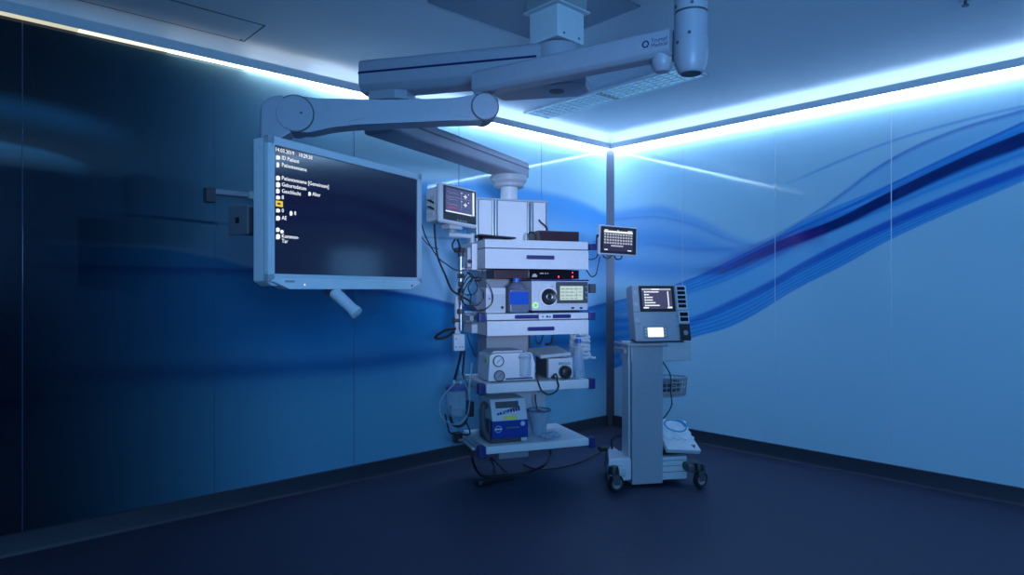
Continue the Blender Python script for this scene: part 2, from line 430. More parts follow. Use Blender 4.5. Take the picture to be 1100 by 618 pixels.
# inspection hatch
h1 = cz(262, 45); h2 = cz(286, 23); h3 = cz(160, 15)
hx0 = max(h1.x, CR + .005); hx1 = hx0 + .36; hy1 = h1.y; hy0 = h1.y - 1.15
hatch = thing('ceiling_hatch', 'large flush access hatch in the ceiling with thin dark joint', 'hatch', ROOM, (hx0, hy0, HR - .002))
a = M()
for lo, hi in (((hx0, hy0), (hx0 + .008, hy1)), ((hx1 - .008, hy0), (hx1, hy1)), ((hx0, hy1 - .008), (hx1, hy1)), ((hx0, hy0), (hx1, hy0 + .008))):
    a.bx((*lo, HR - .0025), (*hi, HR + .001))
a.build('joint_frame', DGREY, hatch)
M().bx((hx0 + .01, hy0 + .01, HR - .002), (hx1 - .01, hy1 - .01, HR + .001)).build('hatch_cover', CEILM, hatch)
M().cyl((hx0 + .03, hy1 - .03, HR - .006), (hx0 + .03, hy1 - .03, HR), .008).build('latch', DGREY, hatch)
# long louvred luminaire
q0 = cz(587, 128); q1 = cz(760, 79); q2 = cz(562, 120)
lx0, lx1 = max(q0.x, CR + .01), q1.x; ly1 = (q0.y + q1.y) / 2; ly0 = ly1 - .33
lum = thing('ceiling_luminaire', 'long recessed ceiling luminaire with small cell grid', 'ceiling light', ROOM, (lx0, ly0, HR - .02))
a = M(); t = .03
for lo, hi in (((lx0, ly0), (lx1, ly0 + t)), ((lx0, ly1 - t), (lx1, ly1)), ((lx0, ly0), (lx0 + t, ly1)), ((lx1 - t, ly0), (lx1, ly1))):
    a.bx((*lo, HR - .018), (*hi, HR + .001), .003)
a.build('frame', WHITE, lum)
LENS = mat('luminaire_lens', (.45, .62, .75), .25, em=.55, emcol=(.22, .60, .95))
M().bx((lx0 + t, ly0 + t, HR - .004), (lx1 - t, ly1 - t, HR + .001)).build('lens', LENS, lum)
a = M(); nx = 22
for i in range(1, nx):
    x = lx0 + t + (lx1 - lx0 - 2 * t) * i / nx; a.bx((x - .003, ly0 + t, HR - .016), (x + .003, ly1 - t, HR - .003))
for j in (1, 2, 3, 4):
    y = ly0 + t + (ly1 - ly0 - 2 * t) * j / 5; a.bx((lx0 + t, y - .003, HR - .016), (lx1 - t, y + .003, HR - .003))
xm = (lx0 + lx1) / 2
a.build('louvre_grid', PLAST, lum)
M().bx((xm - .02, ly0 + t, HR - .017), (xm + .02, ly1 - t, HR - .003)).build('centre_bar', MGREY, lum)
# round cover near the mount
c = cw(-.012, 3.40, 0)
o = M().lathe([(0, HR - .06), (.10, HR - .06), (.115, HR - .05), (.12, HR - .0125)], (c.x, c.y, 0)).build('ceiling_rosette', LGREY, frame=ROOM, org=(c.x, c.y, HR - .06))
tag(o, 'small round ceiling cover next to the boxy arm mount', 'ceiling cover')
# tiny detector at the top
c = cz(1037, -1)
dt = thing('ceiling_sprinkler', 'tiny dark ceiling sprinkler above the navy wave wall', 'sprinkler', ROOM, (c.x, c.y, HR - .04))
M().cyl((c.x, c.y, HR - .008), (c.x, c.y, HR + .001), .035).build('plate', LGREY, dt)
M().cyl((c.x, c.y, HR - .035), (c.x, c.y, HR - .008), .008).cyl((c.x, c.y, HR - .04), (c.x, c.y, HR - .034), .018).build('nozzle', DGREY, dt)

# wall rail bracket behind the big screen
def lwall(px, py, d=0.):
    """a point d in front of the wall x = 0"""
    k = (px - HX) / FP; v = (1.053 - 7.08 * k + d * (.6739 + .7388 * k)) / (.7388 - .6739 * k)
    Z = 7.08 - .6739 * v - .7388 * d
    return Vector((d, -v, 1.455 - (py - HY) * Z / FP))
e0 = lwall(223, 210); e1 = lwall(263, 208); e2 = lwall(300, 212)
rl = thing('wall_rail', 'pale instrument rail on dark bracket on the wall behind the big screen', 'wall rail', ROOM, (0, e0.y, 2.06))
M().bx((0, e0.y - .03, e0.z - .05), (.07, e0.y + .03, e0.z + .045), .006).build('bracket', DGREY, rl)
M().bx((.035, e0.y - .01, e0.z + .005), (.06, e2.y + .25, e0.z + .04), .004).build('rail', ALU, rl)
M().bx((.028, e1.y, e0.z - .005), (.07, e1.y + .45, e0.z + .045), .006).build('rail_slider', WHITE, rl)
M().bx((0, e2.y + .2, e0.z - .05), (.07, e2.y + .26, e0.z + .045), .006).build('bracket', DGREY, rl)

# ------------------------------------------------------------------ arms
def armframe(X0, Z0, X1, Z1): return Frame(X0, Z0, math.atan2(Z1 - Z0, X1 - X0)), math.hypot(X1 - X0, Z1 - Z0)
def beam(m, a0, a1, prof):
    """prof: (side, height) outline, swept along a"""
    return m.prism(prof, a0, a1, Matrix(((0, 0, 1, 0), (1, 0, 0, 0), (0, 1, 0, 0), (0, 0, 0, 1))))
def rprof(w, z0, z1, ch, cb=None):
    cb = ch if cb is None else cb; h = w / 2
    return [(-h + cb, z0), (h - cb, z0), (h, z0 + cb), (h, z1 - ch), (h - ch, z1), (-h + ch, z1), (-h, z1 - ch), (-h, z0 + cb)]
# boxy mount + first arm
fA, LA = armframe(.245, 3.6, -.70, 3.85)
fM = Frame(.245, 3.6, PI / 4 - .03)
mt = thing('ceiling_mount', 'square boxy ceiling mount carrying the striped pendant arm', 'ceiling mount', fM, (0, 0, 2.80))
M().box((0, 0, 2.972), (.262, .262, .012), .004).build('flange', LGREY, mt)
M().box((0, 0, 2.882), (.215, .215, .175), .012).build('mount_box', PLAST, mt)
M().bx((-.115, -.115, 2.977), (.115, .115, HR - .0125)).build('ceiling_neck', MGREY, mt)
for x_ in (-.06, .06): M().cyl((x_, -.107, 2.82), (x_, -.111, 2.82), .006).build('screw', DGREY, mt)
armA = thing('pendant_arm', 'thick ceiling arm with long navy stripe below the boxy mount', 'ceiling arm', fA, (0, 0, 2.55))
a = M(); beam(a, -.02, LA + .17, rprof(.21, 2.60, 2.79, .02, .045)); a._bev([v for v in a.bm.verts if v.co.x > LA], .02); a.build('beam', ARMM, armA)
for sd in (-1, 1):
    a = M(); beam(a, .09, LA + .165, [(sd * .104, 2.704), (sd * .1075, 2.704), (sd * .1075, 2.716), (sd * .104, 2.716)]); a.build('stripe', STRIPE, armA)
M().bx((LA + .166, -.095, 2.704), (LA + .1725, .095, 2.716)).build('stripe', STRIPE, armA)
M().cyl((0, 0, 2.585), (0, 0, 2.782), .125, seg=36, bev=.008).build('hub', ARMM, armA)
M().cyl((0, 0, 2.782), (0, 0, 2.794), .098, seg=36).build('collar', DGREY, armA)
hullp = [(-.17 + .0 * 0, -.07), (-.10, -.13), (.33, -.11), (.36, 0), (.33, .11), (-.10, .13), (-.17, .07)]
M().prism(hullp, 2.545, 2.60, bev=.006).build('under_cover', ARMM, armA)
M().cyl((0, 0, 2.5435), (0, 0, 2.55), .042).build('axis_cap', DGREY, armA)
hexp = [(LA - .12, -.06), (LA - .06, -.1), (LA + .1, -.1), (LA + .13, -.05), (LA + .13, .05), (LA + .1, .1), (LA - .06, .1), (LA - .12, .06)]
M().prism(hexp, 2.552, 2.602, bev=.004).build('joint_block', ARMM, armA)
# second arm, carries the tower
fD, LD = armframe(-.70, 3.85, -.0245, 5.146)
armD = thing('pendant_arm', 'lower ceiling arm running from the striped arm back to the equipment tower', 'ceiling arm', fD, (0, 0, 2.345))
M().cyl((0, 0, 2.472), (0, 0, 2.551), .085, seg=32, bev=.006).build('swivel', LGREY, armD)
a = M(); beam(a, -.13, LD + .15, rprof(.21, 2.348, 2.475, .018, .012)); a._bev([v for v in a.bm.verts if v.co.x > LD or v.co.x < -.1], .012); a.build('beam', ARMM, armD)
for sd in (-1, 1):
    a = M(); beam(a, -.1, LD + .146, [(sd * .104, 2.415), (sd * .1075, 2.415), (sd * .1075, 2.425), (sd * .104, 2.425)]); a.build('stripe', STRIPE, armD)
# hub + lettered arm
fB, LB = armframe(.762, 2.80, -.158, 3.39)
hub = thing('ceiling_column', 'round ceiling column with rounded knuckle at the end of the lettered arm', 'ceiling column', fB, (0, 0, 2.38))
M().lathe([(0, 2.378), (.045, 2.378), (.056, 2.386), (.068, 2.42), (.0725, 2.46), (.0725, 2.512), (.0705, 2.514), (.0705, 2.518), (.07, 2.52), (.07, 2.628)], seg=40).build('knuckle', ARMM, hub)
M().lathe([(.0665, 2.626), (.0665, 2.638)], seg=40).build('joint_ring', DGREY, hub)
M().lathe([(.0695, 2.637), (.07, 2.64), (.07, HR - .06), (.14, HR - .05), (.14, HR - .001)], seg=40).build('tube', ARMM, hub)
M().cyl((0, 0, 2.3765), (0, 0, 2.382), .043).build('end_cap', DGREY, hub)
for an, z in ((-1.2, 2.655), (-2.3, 2.655), (-1.35, 2.53), (-2.1, 2.50)):
    d = Vector((math.cos(an + PI), math.sin(an + PI), 0))
    M().cyl(d * .069 + Vector((0, 0, z)), d * .0735 + Vector((0, 0, z)), .007, seg=12).build('screw', DGREY, hub)
armB = thing('monitor_arm', 'ceiling arm lettered in dark blue leading from round column to the screen', 'ceiling arm', fB, (0, 0, 2.485))
a = M(); beam(a, .0745, LB + .025, rprof(.115, 2.462, 2.576, .012, .022)); a._bev([v for v in a.bm.verts if v.co.x > LB], .01); a.build('beam', ARMM, armB)
M().lathe([(0, -.05), (.03, -.042), (.046, -.02), (.05, .0), (.05, .03)], (.126, 0, 2.45)).build('root_knuckle', ARMM, armB)
# lettering faces the viewpoint: b positive side after the turn
LOGM = mat('arm_lettering', (.02, .03, .13), .5)
mface = Matrix(((-1, 0, 0, 0), (0, 0, 1, 0), (0, 1, 0, 0), (0, 0, 0, 1)))
lm = Matrix.Translation((.156, .0577, 2.523)) @ mface
a = M(); a.text('Trumpf', .024, lm); a.text('Medical', .024, Matrix.Translation((0, 0, -.021)) @ lm); a.build('lettering', LOGM, armB)
a = M()
for k in range(6):
    a0 = PI / 6 + k * PI / 3
    P = [Vector((.180 + .014 * math.cos(q), .0577, 2.522 + .014 * math.sin(q))) for q in (a0 + .10, a0 + PI / 3 - .1)]
    a.tube(P, .0035, seg=6, smooth=False)
a.build('ring_emblem', LOGM, armB)
M().cyl((LB, 0, 2.4585), (LB, 0, 2.4625), .045).build('swivel', LGREY, armB)
# spring arm + yoke of the big screen
XR, ZR, zR = -.149, 3.39, 2.386; XL, ZL, zL = -1.097, 3.2, 2.298
fC, LC = armframe(XL, ZL, XR, ZR)
SN, CN = Vector((.878, -.478)), Vector((.478, .878))          # screen normal and width direction (X, Z)
armC = thing('spring_arm', 'pale balanced spring arm holding the big screen from above', 'support arm', fC, (0, 0, 2.298))
dz = zR - zL
def ca(a, z): return Vector((a, 0, zL + z + dz * a / LC))
out = []
prof_u = [(.02, .085), (.09, .086), (.16, .07), (.23, .052), (.5, .050), (.8, .050), (LC - .06, .062), (LC, .072), (LC + .045, .06)]
prof_d = [(LC + .06, -.02), (LC + .04, -.058), (LC, -.072), (LC - .1, -.066), (.7, -.060), (.4, -.062), (.22, -.072), (.12, -.09), (.04, -.092), (-.015, -.075), (-.045, -.02), (-.04, .04), (-.015, .07)]
pts = [(x, zL + z + dz * x / LC) for x, z in prof_u + prof_d]
MXZ = Matrix(((1, 0, 0, 0), (0, 0, 1, 0), (0, 1, 0, 0), (0, 0, 0, 1)))
M().prism(pts, -.06, .06, MXZ, bev=.014).build('arm_body', ARMM, armC, angle=50)
pts2 = [(x, zL + z + dz * x / LC) for x, z in [(.30, -.045), (.45, -.022), (.62, -.016), (.75, -.022), (.88, -.05), (.88, -.064), (.3, -.066)]]
M().prism(pts2, -.066, .066, MXZ, bev=.004).build('lower_cover', ARMM, armC)
for a_, r_, zz in ((LC, .066, .0), (.045, .085, .0)):
    cc = ca(a_, zz)
    M().cyl(cc - Vector((0, .071, 0)), cc + Vector((0, .071, 0)), r_, seg=40, bev=.004).build('pivot_disc', ARMM, armC)
    M().cyl(cc - Vector((0, .064, 0)), cc + Vector((0, .064, 0)), r_ + .006, seg=40).build('pivot_gap', DGREY, armC)
cc = ca(.075, .0); M().cyl(cc - Vector((0, .0725, 0)), cc - Vector((0, .06, 0)), .006, seg=12).build('screw', DGREY, armC)
cc = ca(LC, 0); M().bx((cc.x - .02, -.05, cc.z + .02), (cc.x + .075, .05, cc.z + .056), .012).build('pivot_fork', ARMM, armC)
# elbow housing + shaft
M().prism([(-.112, 2.17), (-.112, 2.335), (-.075, 2.372), (-.01, 2.392), (.04, 2.30), (.03, 2.21), (-.03, 2.17)], -.066, .066, MXZ, bev=.012).build('elbow_housing', ARMM, armC)
M().cyl((-.07, 0, 1.74), (-.07, 0, 2.22), .045, seg=24).build('shaft', ARMM, armC)

fS = Frame(-.943, 2.6, math.atan2(.878, .478))                # screen frame: a along width, b to the back
yoke = thing('screen_yoke', 'dark square tube with capped end behind the big hanging screen', 'mounting bracket', fS, (.3, .3, 1.70))
M().bx((.085, .245, 1.697), (.62, .355, 1.812), .008).build('square_tube', DGREY, yoke)
M().box((.079, .30, 1.754), (.014, .122, .126), .012).build('end_plate', mat('yoke_end_grey', (.13, .14, .17), .5), yoke)
M().box((.071, .30, 1.754), (.004, .022, .026), .001).build('plate_hole', BLACK, yoke)
M().bx((.40, .0955, 1.68), (.54, .245, 1.83), .01).build('mount_block', MGREY, yoke)
M().bx((.36, .355, 1.70), (.47, .424, 1.80), .006).build('clamp', MGREY, yoke)

# ------------------------------------------------------------------ big screen
SW, S0, S1 = .936, 1.521, 2.030
scr = thing('surgical_monitor', 'big flat white-framed wide screen hanging from the spring arm', 'monitor', fS, (SW / 2, .0, 1.46))
bl, bt = .034, .034
def framep(x0, x1, z0, z1): return [(x0, z0), (x1, z0), (x1, z1), (x0, z1)]
M().prism([(-bl, S0 - .03), (.0, S0 - .05), (SW - .0, S0 - .05), (SW + bl, S0 - .03), (SW + bl, S1 + bt - .006), (-bl, S1 + bt - .006)], .006, .078, MXZ, bev=.006).build('housing', PLAST, scr)
M().prism([(.05, 1.59), (SW - .05, 1.59), (SW - .05, 1.98), (.05, 1.98)], .078, .095, MXZ, bev=.004).build('rear_cover', LGREY, scr)
a = M()
for x0, x1, z0, z1 in ((-bl, 0, S0 - .032, S1 + bt), (SW, SW + bl, S0 - .032, S1 + bt), (-bl, SW + bl, S1, S1 + bt), (-bl, SW + bl, S0 - .032, S0)):
    a.bx((x0, -.008, z0), (x1, .02, z1), .003)
a.build('bezel', PLAST, scr)
M().prism([(-.02, S0 - .03), (.07, S0 - .062), (SW - .07, S0 - .062), (SW + .02, S0 - .03), (SW + .01, S0 - .018), (0, S0 - .018)], -.014, .05, MXZ, bev=.004).build('lower_lip', WHITE, scr)
SCM = mat('screen_glass', (.004, .005, .012), .10, em=1., emcol=(.0042, .0048, .022))
SDISP = M().bx((-.002, .0, S0 - .002), (SW + .002, .012, S1 + .002)).build('display', SCM, scr)
M().cyl((.15, -.0145, S0 - .043), (.15, -.0135, S0 - .043), .004).build('power_light', TXT, scr)
M().box((.02 + .05, -.0141, S0 - .03), (.05, .001, .008)).build('badge', MGREY, scr)
M().cyl((SW - .06, -.0145, S0 - .043), (SW - .06, -.0135, S0 - .043), .006).build('key', DGREY, scr)
# what the screen shows
def fS_t(x, z): return Matrix.Translation((x, -.0006, z)) @ Matrix(((1, 0, 0, 0), (0, 0, -1, 0), (0, 1, 0, 0), (0, 0, 0, 1)))
T = .0225
rows = [('14.03.2019', .006, .018), ('10:29:38', .128, .018), ('ID Patient', .040, .046), ('Patientenname', .040, .074),
        ('Patientenname [Gemeinsam]', .040, .127), ('Geburtsdatum', .040, .153), ('Geschlecht', .040, .179), ('Alter', .205, .170),
        ('8', .040, .205), ('0', .040, .258), ('8', .105, .262), ('AE', .040, .287), ('Kommen-', .040, .360), ('Tar', .040, .380)]
for s_, x, d in rows: M().text(s_, T, fS_t(x, S1 - d - .004)).build('screen_lettering', TXT, SDISP)
for x, d, w_, h_ in ((.012, .040, .02, .018), (.014, .068, .014, .022), (.012, .121, .02, .02), (.012, .147, .02, .022), (.012, .173, .018, .02), (.183, .163, .014, .018),
                     (.012, .2, .02, .016), (.012, .252, .02, .016), (.082, .255, .014, .02), (.012, .281, .02, .02), (.012, .328, .018, .018), (.034, .335, .016, .014), (.012, .354, .02, .022)):
    M().prism([(x, S1 - d), (x + w_ * .5, S1 - d + h_ * .2), (x + w_, S1 - d), (x + w_, S1 - d - h_ * .6), (x + w_ * .6, S1 - d - h_ * .8), (x, S1 - d - h_ * .8)], -.0007, -.0002, MXZ).build('screen_icon', TXT, SDISP)
M().bx((.010, -.0009, S1 - .241), (.046, -.0002, S1 - .218)).build('highlighted_icon', YEM, SDISP)
M().bx((.018, -.0012, S1 - .233), (.034, -.0009, S1 - .226)).build('highlighted_mark', BLACK, SDISP)
# handle
H0 = Vector((.345, .03, S0 - .06)); H1 = H0 + Vector((.02, -.145, -.115))
dH = (H1 - H0).normalized()
M().cyl(H0 + Vector((0, 0, .01)), H0 + dH * .02, .032, .036, bev=.004).build('handle_socket', DGREY, scr)
M().lathe([(0, 0), (.026, .0), (.028, .01), (.026, .05), (.025, .12), (.029, .14), (.028, .152), (.012, .155), (0, .154)], H0 + dH * .022, dH).build('grip_handle', PLAST, scr)
M().box(H0 + dH * .05 + Vector((.012, -.017, .017)), (.012, .006, .02), .001).build('grip_slot', DGREY, scr)


# ------------------------------------------------------------------ equipment tower
fT = Frame(-.2085, 4.6, math.radians(20))
t = fT.p
tw = thing('equipment_tower', 'tall pendant tower of white shelves with blue bumpers hanging beside the big screen', 'medical tower', fT, (.36, .45, .29))
AX = (.36, .45)
M().lathe([(0, 2.258), (.110, 2.258), (.118, 2.266), (.120, 2.285), (.138, 2.303), (.142, 2.31), (.142, 2.3475), (0, 2.3475)], (*AX, 0), seg=40).build('hub_disc', LGREY, tw)
M().cyl((*AX, 2.13), (*AX, 2.27), .066, seg=32).build('neck', WHITE, tw)
# column of framed panels
cl, cr, cf, cb_ = .066, .644, .36, .60
M().bx((cl + .01, cf + .012, 1.60), (cr - .01, cb_, 1.70), .006).build('column', LGREY, tw)
M().bx((.30, cf + .05, 1.69), (.42, cb_ - .04, 2.148), .006).build('column', ALU, tw)
for x0 in (cl, cr - .02): M().bx((x0, cf - .008, 1.66), (x0 + .02, cb_, 2.146), .003).build('column_rail', ALU, tw)
PANW = bpy.data.materials.new('frosted_column_panel'); n, l = nodes(PANW); tr__ = n.new('ShaderNodeBsdfTranslucent'); tr__.inputs[0].default_value = (.86, .90, .95, 1)
n['Principled BSDF'].inputs['Base Color'].default_value = (.95, .95, .96, 1); n['Principled BSDF'].inputs['Roughness'].default_value = .35
mx = n.new('ShaderNodeMixShader'); mx.inputs[0].default_value = .12; l.new(n['Principled BSDF'].outputs[0], mx.inputs[1]); l.new(tr__.outputs[0], mx.inputs[2]); l.new(mx.outputs[0], n['Material Output'].inputs[0])
for x0, x1 in ((cl + .02, .190), (.236, .476), (.530, cr - .02)):
    M().bx((x0, cf - .004, 1.70), (x1, cf + .004, 2.140), .0015).build('column_panel', PANW, tw)
for x0 in (.191, .214, .478, .507):
    M().bx((x0, cf - .014, 1.66), (x0 + .021, cf + .03, 2.145), .003).build('column_rail', ALU, tw)
M().bx((cl - .006, cf - .01, 2.142), (cr + .006, cb_ + .006, 2.156), .003).build('column_cap', LGREY, tw)
M().bx((.147, cf, .79), (.487, cb_, 1.62), .008).build('column', MGREY, tw)
M().bx((.16, cf, .35), (.636, cb_, .80), .008).build('column', LGREY, tw)
SD = .60
def shelf(z0, z1, x0=.03, x1=.835):
    return M().bx((x0, 0, z0), (x1, SD, z1), .007).build('shelf', WHITE, tw)
def sidearm(x, z0, z1, b0=-.012, b1=SD):
    r = M().bx((x - .013, b0 + .04, (z0 + z1) / 2 - .014), (x + .013, b1, (z0 + z1) / 2 + .014), .003)
    s_ = -1 if x < .4 else 1
    for b in (.12, .47): r.bx((min(x, x - s_ * .05), b - .015, (z0 + z1) / 2 - .01), (max(x, x - s_ * .05), b + .015, (z0 + z1) / 2 + .01))
    rr = r.build('side_rail', ALU, tw)
    M().bx((x - .024, b0 - .006, z0), (x + .024, b0 + .06, z1), .007).build('bumper', NAVY, tw)
# top drawer unit
M().bx((.02, 0, 1.755), (.825, SD, 1.815), .006).build('shelf', WHITE, tw)
M().bx((.024, .004, 1.612), (.822, SD - .01, 1.750)).build('drawer_body', WHITE, tw)
dr = M().bx((.02, -.006, 1.608), (.825, .012, 1.748), .004).build('drawer_front', WHITE, tw)
def grip(parent, p0, p1, m, r=.012, b=-.01):
    a, c = t(*p0, b), t(*p1, b)
    M().tube([a, c], r, seg=12, smooth=False).build('handle', m, parent)
hz = 1.695
M().bx((t(565, 278, 0).x, -.016, hz - .017), (t(595, 279, 0).x, -.004, hz + .012), .006).build('handle', PURPLE, dr)
# middle drawer unit
M().bx((.035, 0, 1.243), (.828, SD, 1.289), .006).build('shelf', WHITE, tw)
M().bx((.040, .004, 1.136), (.82, SD - .01, 1.240)).build('drawer_body', WHITE, tw)
dr = M().bx((.035, -.006, 1.132), (.826, .012, 1.237), .004).build('drawer_front', WHITE, tw)
M().bx((t(566, 352, 0).x, -.018, 1.163), (t(595, 353, 0).x, -.004, 1.192), .009).build('handle', NAVY, dr)
hb = M().bx((t(552, 341, 0).x, -.03, 1.252), (t(612, 341, 0).x, -.012, 1.280), .009).build('front_handle', NAVY, tw)
M().bx((t(577, 341, 0).x, -.036, 1.244), (t(592, 341, 0).x, -.010, 1.287), .006).build('handle_plate', WHITE, hb)
a = M(); xx = t(580.5, 341, 0).x
a.prism([(xx, 1.258), (xx + .014, 1.266), (xx, 1.274)], -.0375, -.036, MXZ); a.bx((xx + .03, -.0375, 1.258), (xx + .048, -.036, 1.273)); a.bx((xx + .054, -.0375, 1.258), (xx + .066, -.036, 1.27))
a.build('handle_marks', NAVY, hb)
for z0, z1 in ((1.232, 1.295), (.722, .80), (.282, .362)):
    sidearm(-.004, z0, z1); sidearm(.853, z0, z1)
shelf(.728, .795); shelf(.300, .355)
a = M(); a.bx((.036, -.0015, 1.2375), (.827, .001, 1.2425)); a.build('shadow_gap', DGREY, tw)
# under-shelf box and corner bracket
M().bx((t(536, 492, .1).x, .10, .232), (t(568, 492, .1).x, .32, .299), .005).build('under_box', MGREY, tw)

# clamps on the side rails
SHT1, SHT2, SHT3, SHT4 = 1.815, 1.289, .795, .355
def onshelf(z): return z + .001

# --- dark tray + dark box on the top
p0, p1 = t(506, 253, .18), t(545, 254, .18)
tr_ = thing('instrument_tray', 'flat dark tray lying on the tower top behind the small patient monitor', 'tray', fT, (p0.x + .12, .2, SHT1))
a = M(); a.box((p0.x + .18, .22, SHT1 + .03), (.28, .24, .012), .004, Matrix.Rotation(.06, 4, 'Y')); a.build('tray_plate', MAROON, tr_)
M().box((p0.x + .17, .24, SHT1 + .0125), (.16, .12, .023), .004).build('foot_block', DGREY, tr_)
p0, p1 = t(577, 260, .12), t(621, 262, .12)
bxx = thing('control_box', 'low dark box with small cable on the drawer unit under the pale panels', 'box', fT, ((p0.x + p1.x) / 2, .2, SHT1))
M().bx((p0.x, .10, SHT1 + .001), (p1.x, .30, SHT1 + .083), .006).build('case', MAROON, bxx)
M().bx((p0.x + .012, .094, SHT1 + .012), (p1.x - .012, .101, SHT1 + .072), .002).build('front_plate', mat('maroon_front', (.04, .018, .028), .35), bxx)
q = t(592, 247, .22); M().tube([(q.x, .29, SHT1 + .08), (q.x - .0, .31, SHT1 + .13), (q.x - .04, .33, SHT1 + .17), (q.x - .05, .34, SHT1 + .19)], .006).build('cable', BLACK, bxx)
q = t(572, 259, .1); o = M().tube([(q.x - .02, .12, SHT1 + .006), (q.x - .025, .12, SHT1 + .05), (q.x, .12, SHT1 + .07), (q.x + .03, .12, SHT1 + .05), (q.x + .03, .12, SHT1 + .006)], .006).build('cable_loop', BLACK, frame=fT, org=(q.x, .12, SHT1))
tag(o, 'little upright black cable loop next to the low dark box', 'cable')

# --- rack unit with red lights
p0, p1 = t(531, 297, .16), t(622, 297, .16)
Zu0, Zu1 = 1.541, 1.607
vu = thing('video_processor', 'slim black rack unit with red lights tucked beneath the top drawer', 'video processor', fT, ((p0.x + p1.x) / 2, .3, Zu0))
M().bx((p0.x, .16, Zu0), (p1.x, .355, Zu1), .004).build('case', MAROON, vu)
xs = t(568, 297, .15).x
M().bx((xs, .150, Zu0 + .002), (p1.x - .006, .161, Zu1 - .002), .002).build('front_panel', GLOSSB, vu)
for px, py in ((600, 297.5), (615, 297.5), (615, 293)):
    q = t(px, py, .15); M().cyl((q.x, .1485, q.z), (q.x, .1505, q.z), .0055 if py > 295 else .004, seg=14).build('red_light', REDL, vu)
a = M(); q = t(574, 296, .15)
a.prism([(q.x - .02, q.z - .012), (q.x + .02, q.z - .012), (q.x + .022, q.z), (q.x + .008, q.z + .014), (q.x - .012, q.z + .008)], .1485, .15, MXZ)
q = t(580, 293.8, .15)
mtx = lambda x, z, b: Matrix.Translation((x, b, z)) @ Matrix(((1, 0, 0, 0), (0, 0, -1, 0), (0, 1, 0, 0), (0, 0, 0, 1)))
for k, w_ in ((0, .03), (.04, .012), (.06, .008)): a.bx((q.x + k, .1485, q.z - .004), (q.x + k + w_, .15, q.z + .004))
a.build('panel_marks', TXTD, vu)

# --- small white generator at the end of the middle shelf
p0, p1 = t(522, 322, .10), t(543.5, 322, .10)
g1 = thing('irrigation_unit', 'small white boxy unit with one black socket at the cable end of the middle shelf', 'medical device', fT, ((p0.x + p1.x) / 2, .2, SHT2))
zt = t(530, 309, .1).z
M().bx((p0.x, .10, SHT2 + .001), (p1.x, .345, zt), .008).build('case', PLAST, g1)
M().bx((p0.x + .006, .097, SHT2 + .012), (p1.x - .008, .101, zt - .05), .002).build('front_panel', LGREY, g1)
for px, py, r in ((539.5, 330.5, .010), (526, 321, .006)):
    q = t(px, py, .096); M().cyl((q.x, .092, q.z), (q.x, .098, q.z), r).build('socket', BLACK, g1)
M().bx((p1.x + .001, .104, SHT2 + .001), (p1.x + .010, .34, zt - .004)).build('side_plate', BLACK, g1)  # black strip standing in for the shaded gap beside the case

# --- blue fluid jug
q0, q1 = t(547.8, 330, .05), t(568.5, 330, .05)
jr = (q1.x - q0.x) / 2; jx = (q0.x + q1.x) / 2; jz = SHT2 + .001; jh = t(556, 304, .16).z
jug = thing('fluid_jug', 'cloudy jug with blue cap and blue band on the middle shelf', 'jug', fT, (jx, .18, jz))
JUG = clear('jug_plastic', (.20, .22, .32), .72, .3)
a = M(); a.bx((jx - jr, .05, jz), (jx + jr, .19, jh - .045), .016)
a.build('body', JUG, jug)
M().lathe([(jr * .93, jh - .047), (jr * .8, jh - .02), (.034, jh), (.024, jh + .006), (.024, jh + .012)], (jx, .12, 0)).build('shoulder', JUG, jug)
M().cyl((jx, .12, jh + .010), (jx, .12, jh + .034), .026, bev=.003).build('cap', BLUEP, jug)
M().bx((jx - jr - .001, .0485, jz + .062), (jx + jr - .004, .052, jz + .155), .001).build('label', LIQ, jug)

# --- light source / main unit
p0, p1 = t(571.5, 318, .05), t(632, 318, .05)
zb, zt = SHT2 + .001, 1.535
lu = thing('light_source', 'wide pale endoscopy light source with round scope socket and bright touchscreen', 'medical device', fT, ((p0.x + p1.x) / 2, .2, zb))
M().bx((p0.x, .055, zb + .016), (p1.x, .352, zt - .008), .008).build('case', PLAST, lu)
M().bx((p0.x - .004, .045, zt - .012), (p1.x + .004, .355, zt), .004).build('top_lid', NAVY, lu)
M().bx((p0.x + .02, .08, zb), (p1.x - .06, .35, zb + .018)).build('foot_plinth', BLACK, lu)
q = t(589, 319, .05)
M().lathe([(.080, 0), (.080, .012), (.070, .02), (.060, .02), (.058, .006)], (q.x, .056, q.z), (0, -1, 0), 40).build('socket_ring', WHITE, lu)
M().lathe([(0, .004), (.060, .004), (.060, .018), (.050, .026), (.030, .020), (.024, .012), (0, .012)], (q.x + .004, .056, q.z), (0, -1, 0), 40).build('scope_socket', BLACK, lu)
M().torus((q.x + .004, .036, q.z), .022, .003, (0, 1, 0)).build('socket_thread', STEEL, lu)
g = t(575.5, 328, .05)
M().torus((g.x, .053, g.z), .017, .005, (0, 1, 0)).build('ring_light', GRNL, lu)
M().cyl((g.x, .050, g.z), (g.x, .056, g.z), .012).build('key', PLAST, lu)
s0, s1 = t(598.5, 326, .03), t(631.5, 302.5, .03)
sp = M().bx((s0.x, .028, s0.z), (s1.x, .056, s1.z - .004), .005).build('screen_frame', DGREY, lu)
d0, d1 = t(601.5, 322.5, .03), t(626, 307.5, .03)
dp = M().bx((d0.x, .0262, d0.z), (d1.x, .0285, d1.z)).build('display', PSCR, sp)
a = M(); Wd, Hd = d1.x - d0.x, d1.z - d0.z
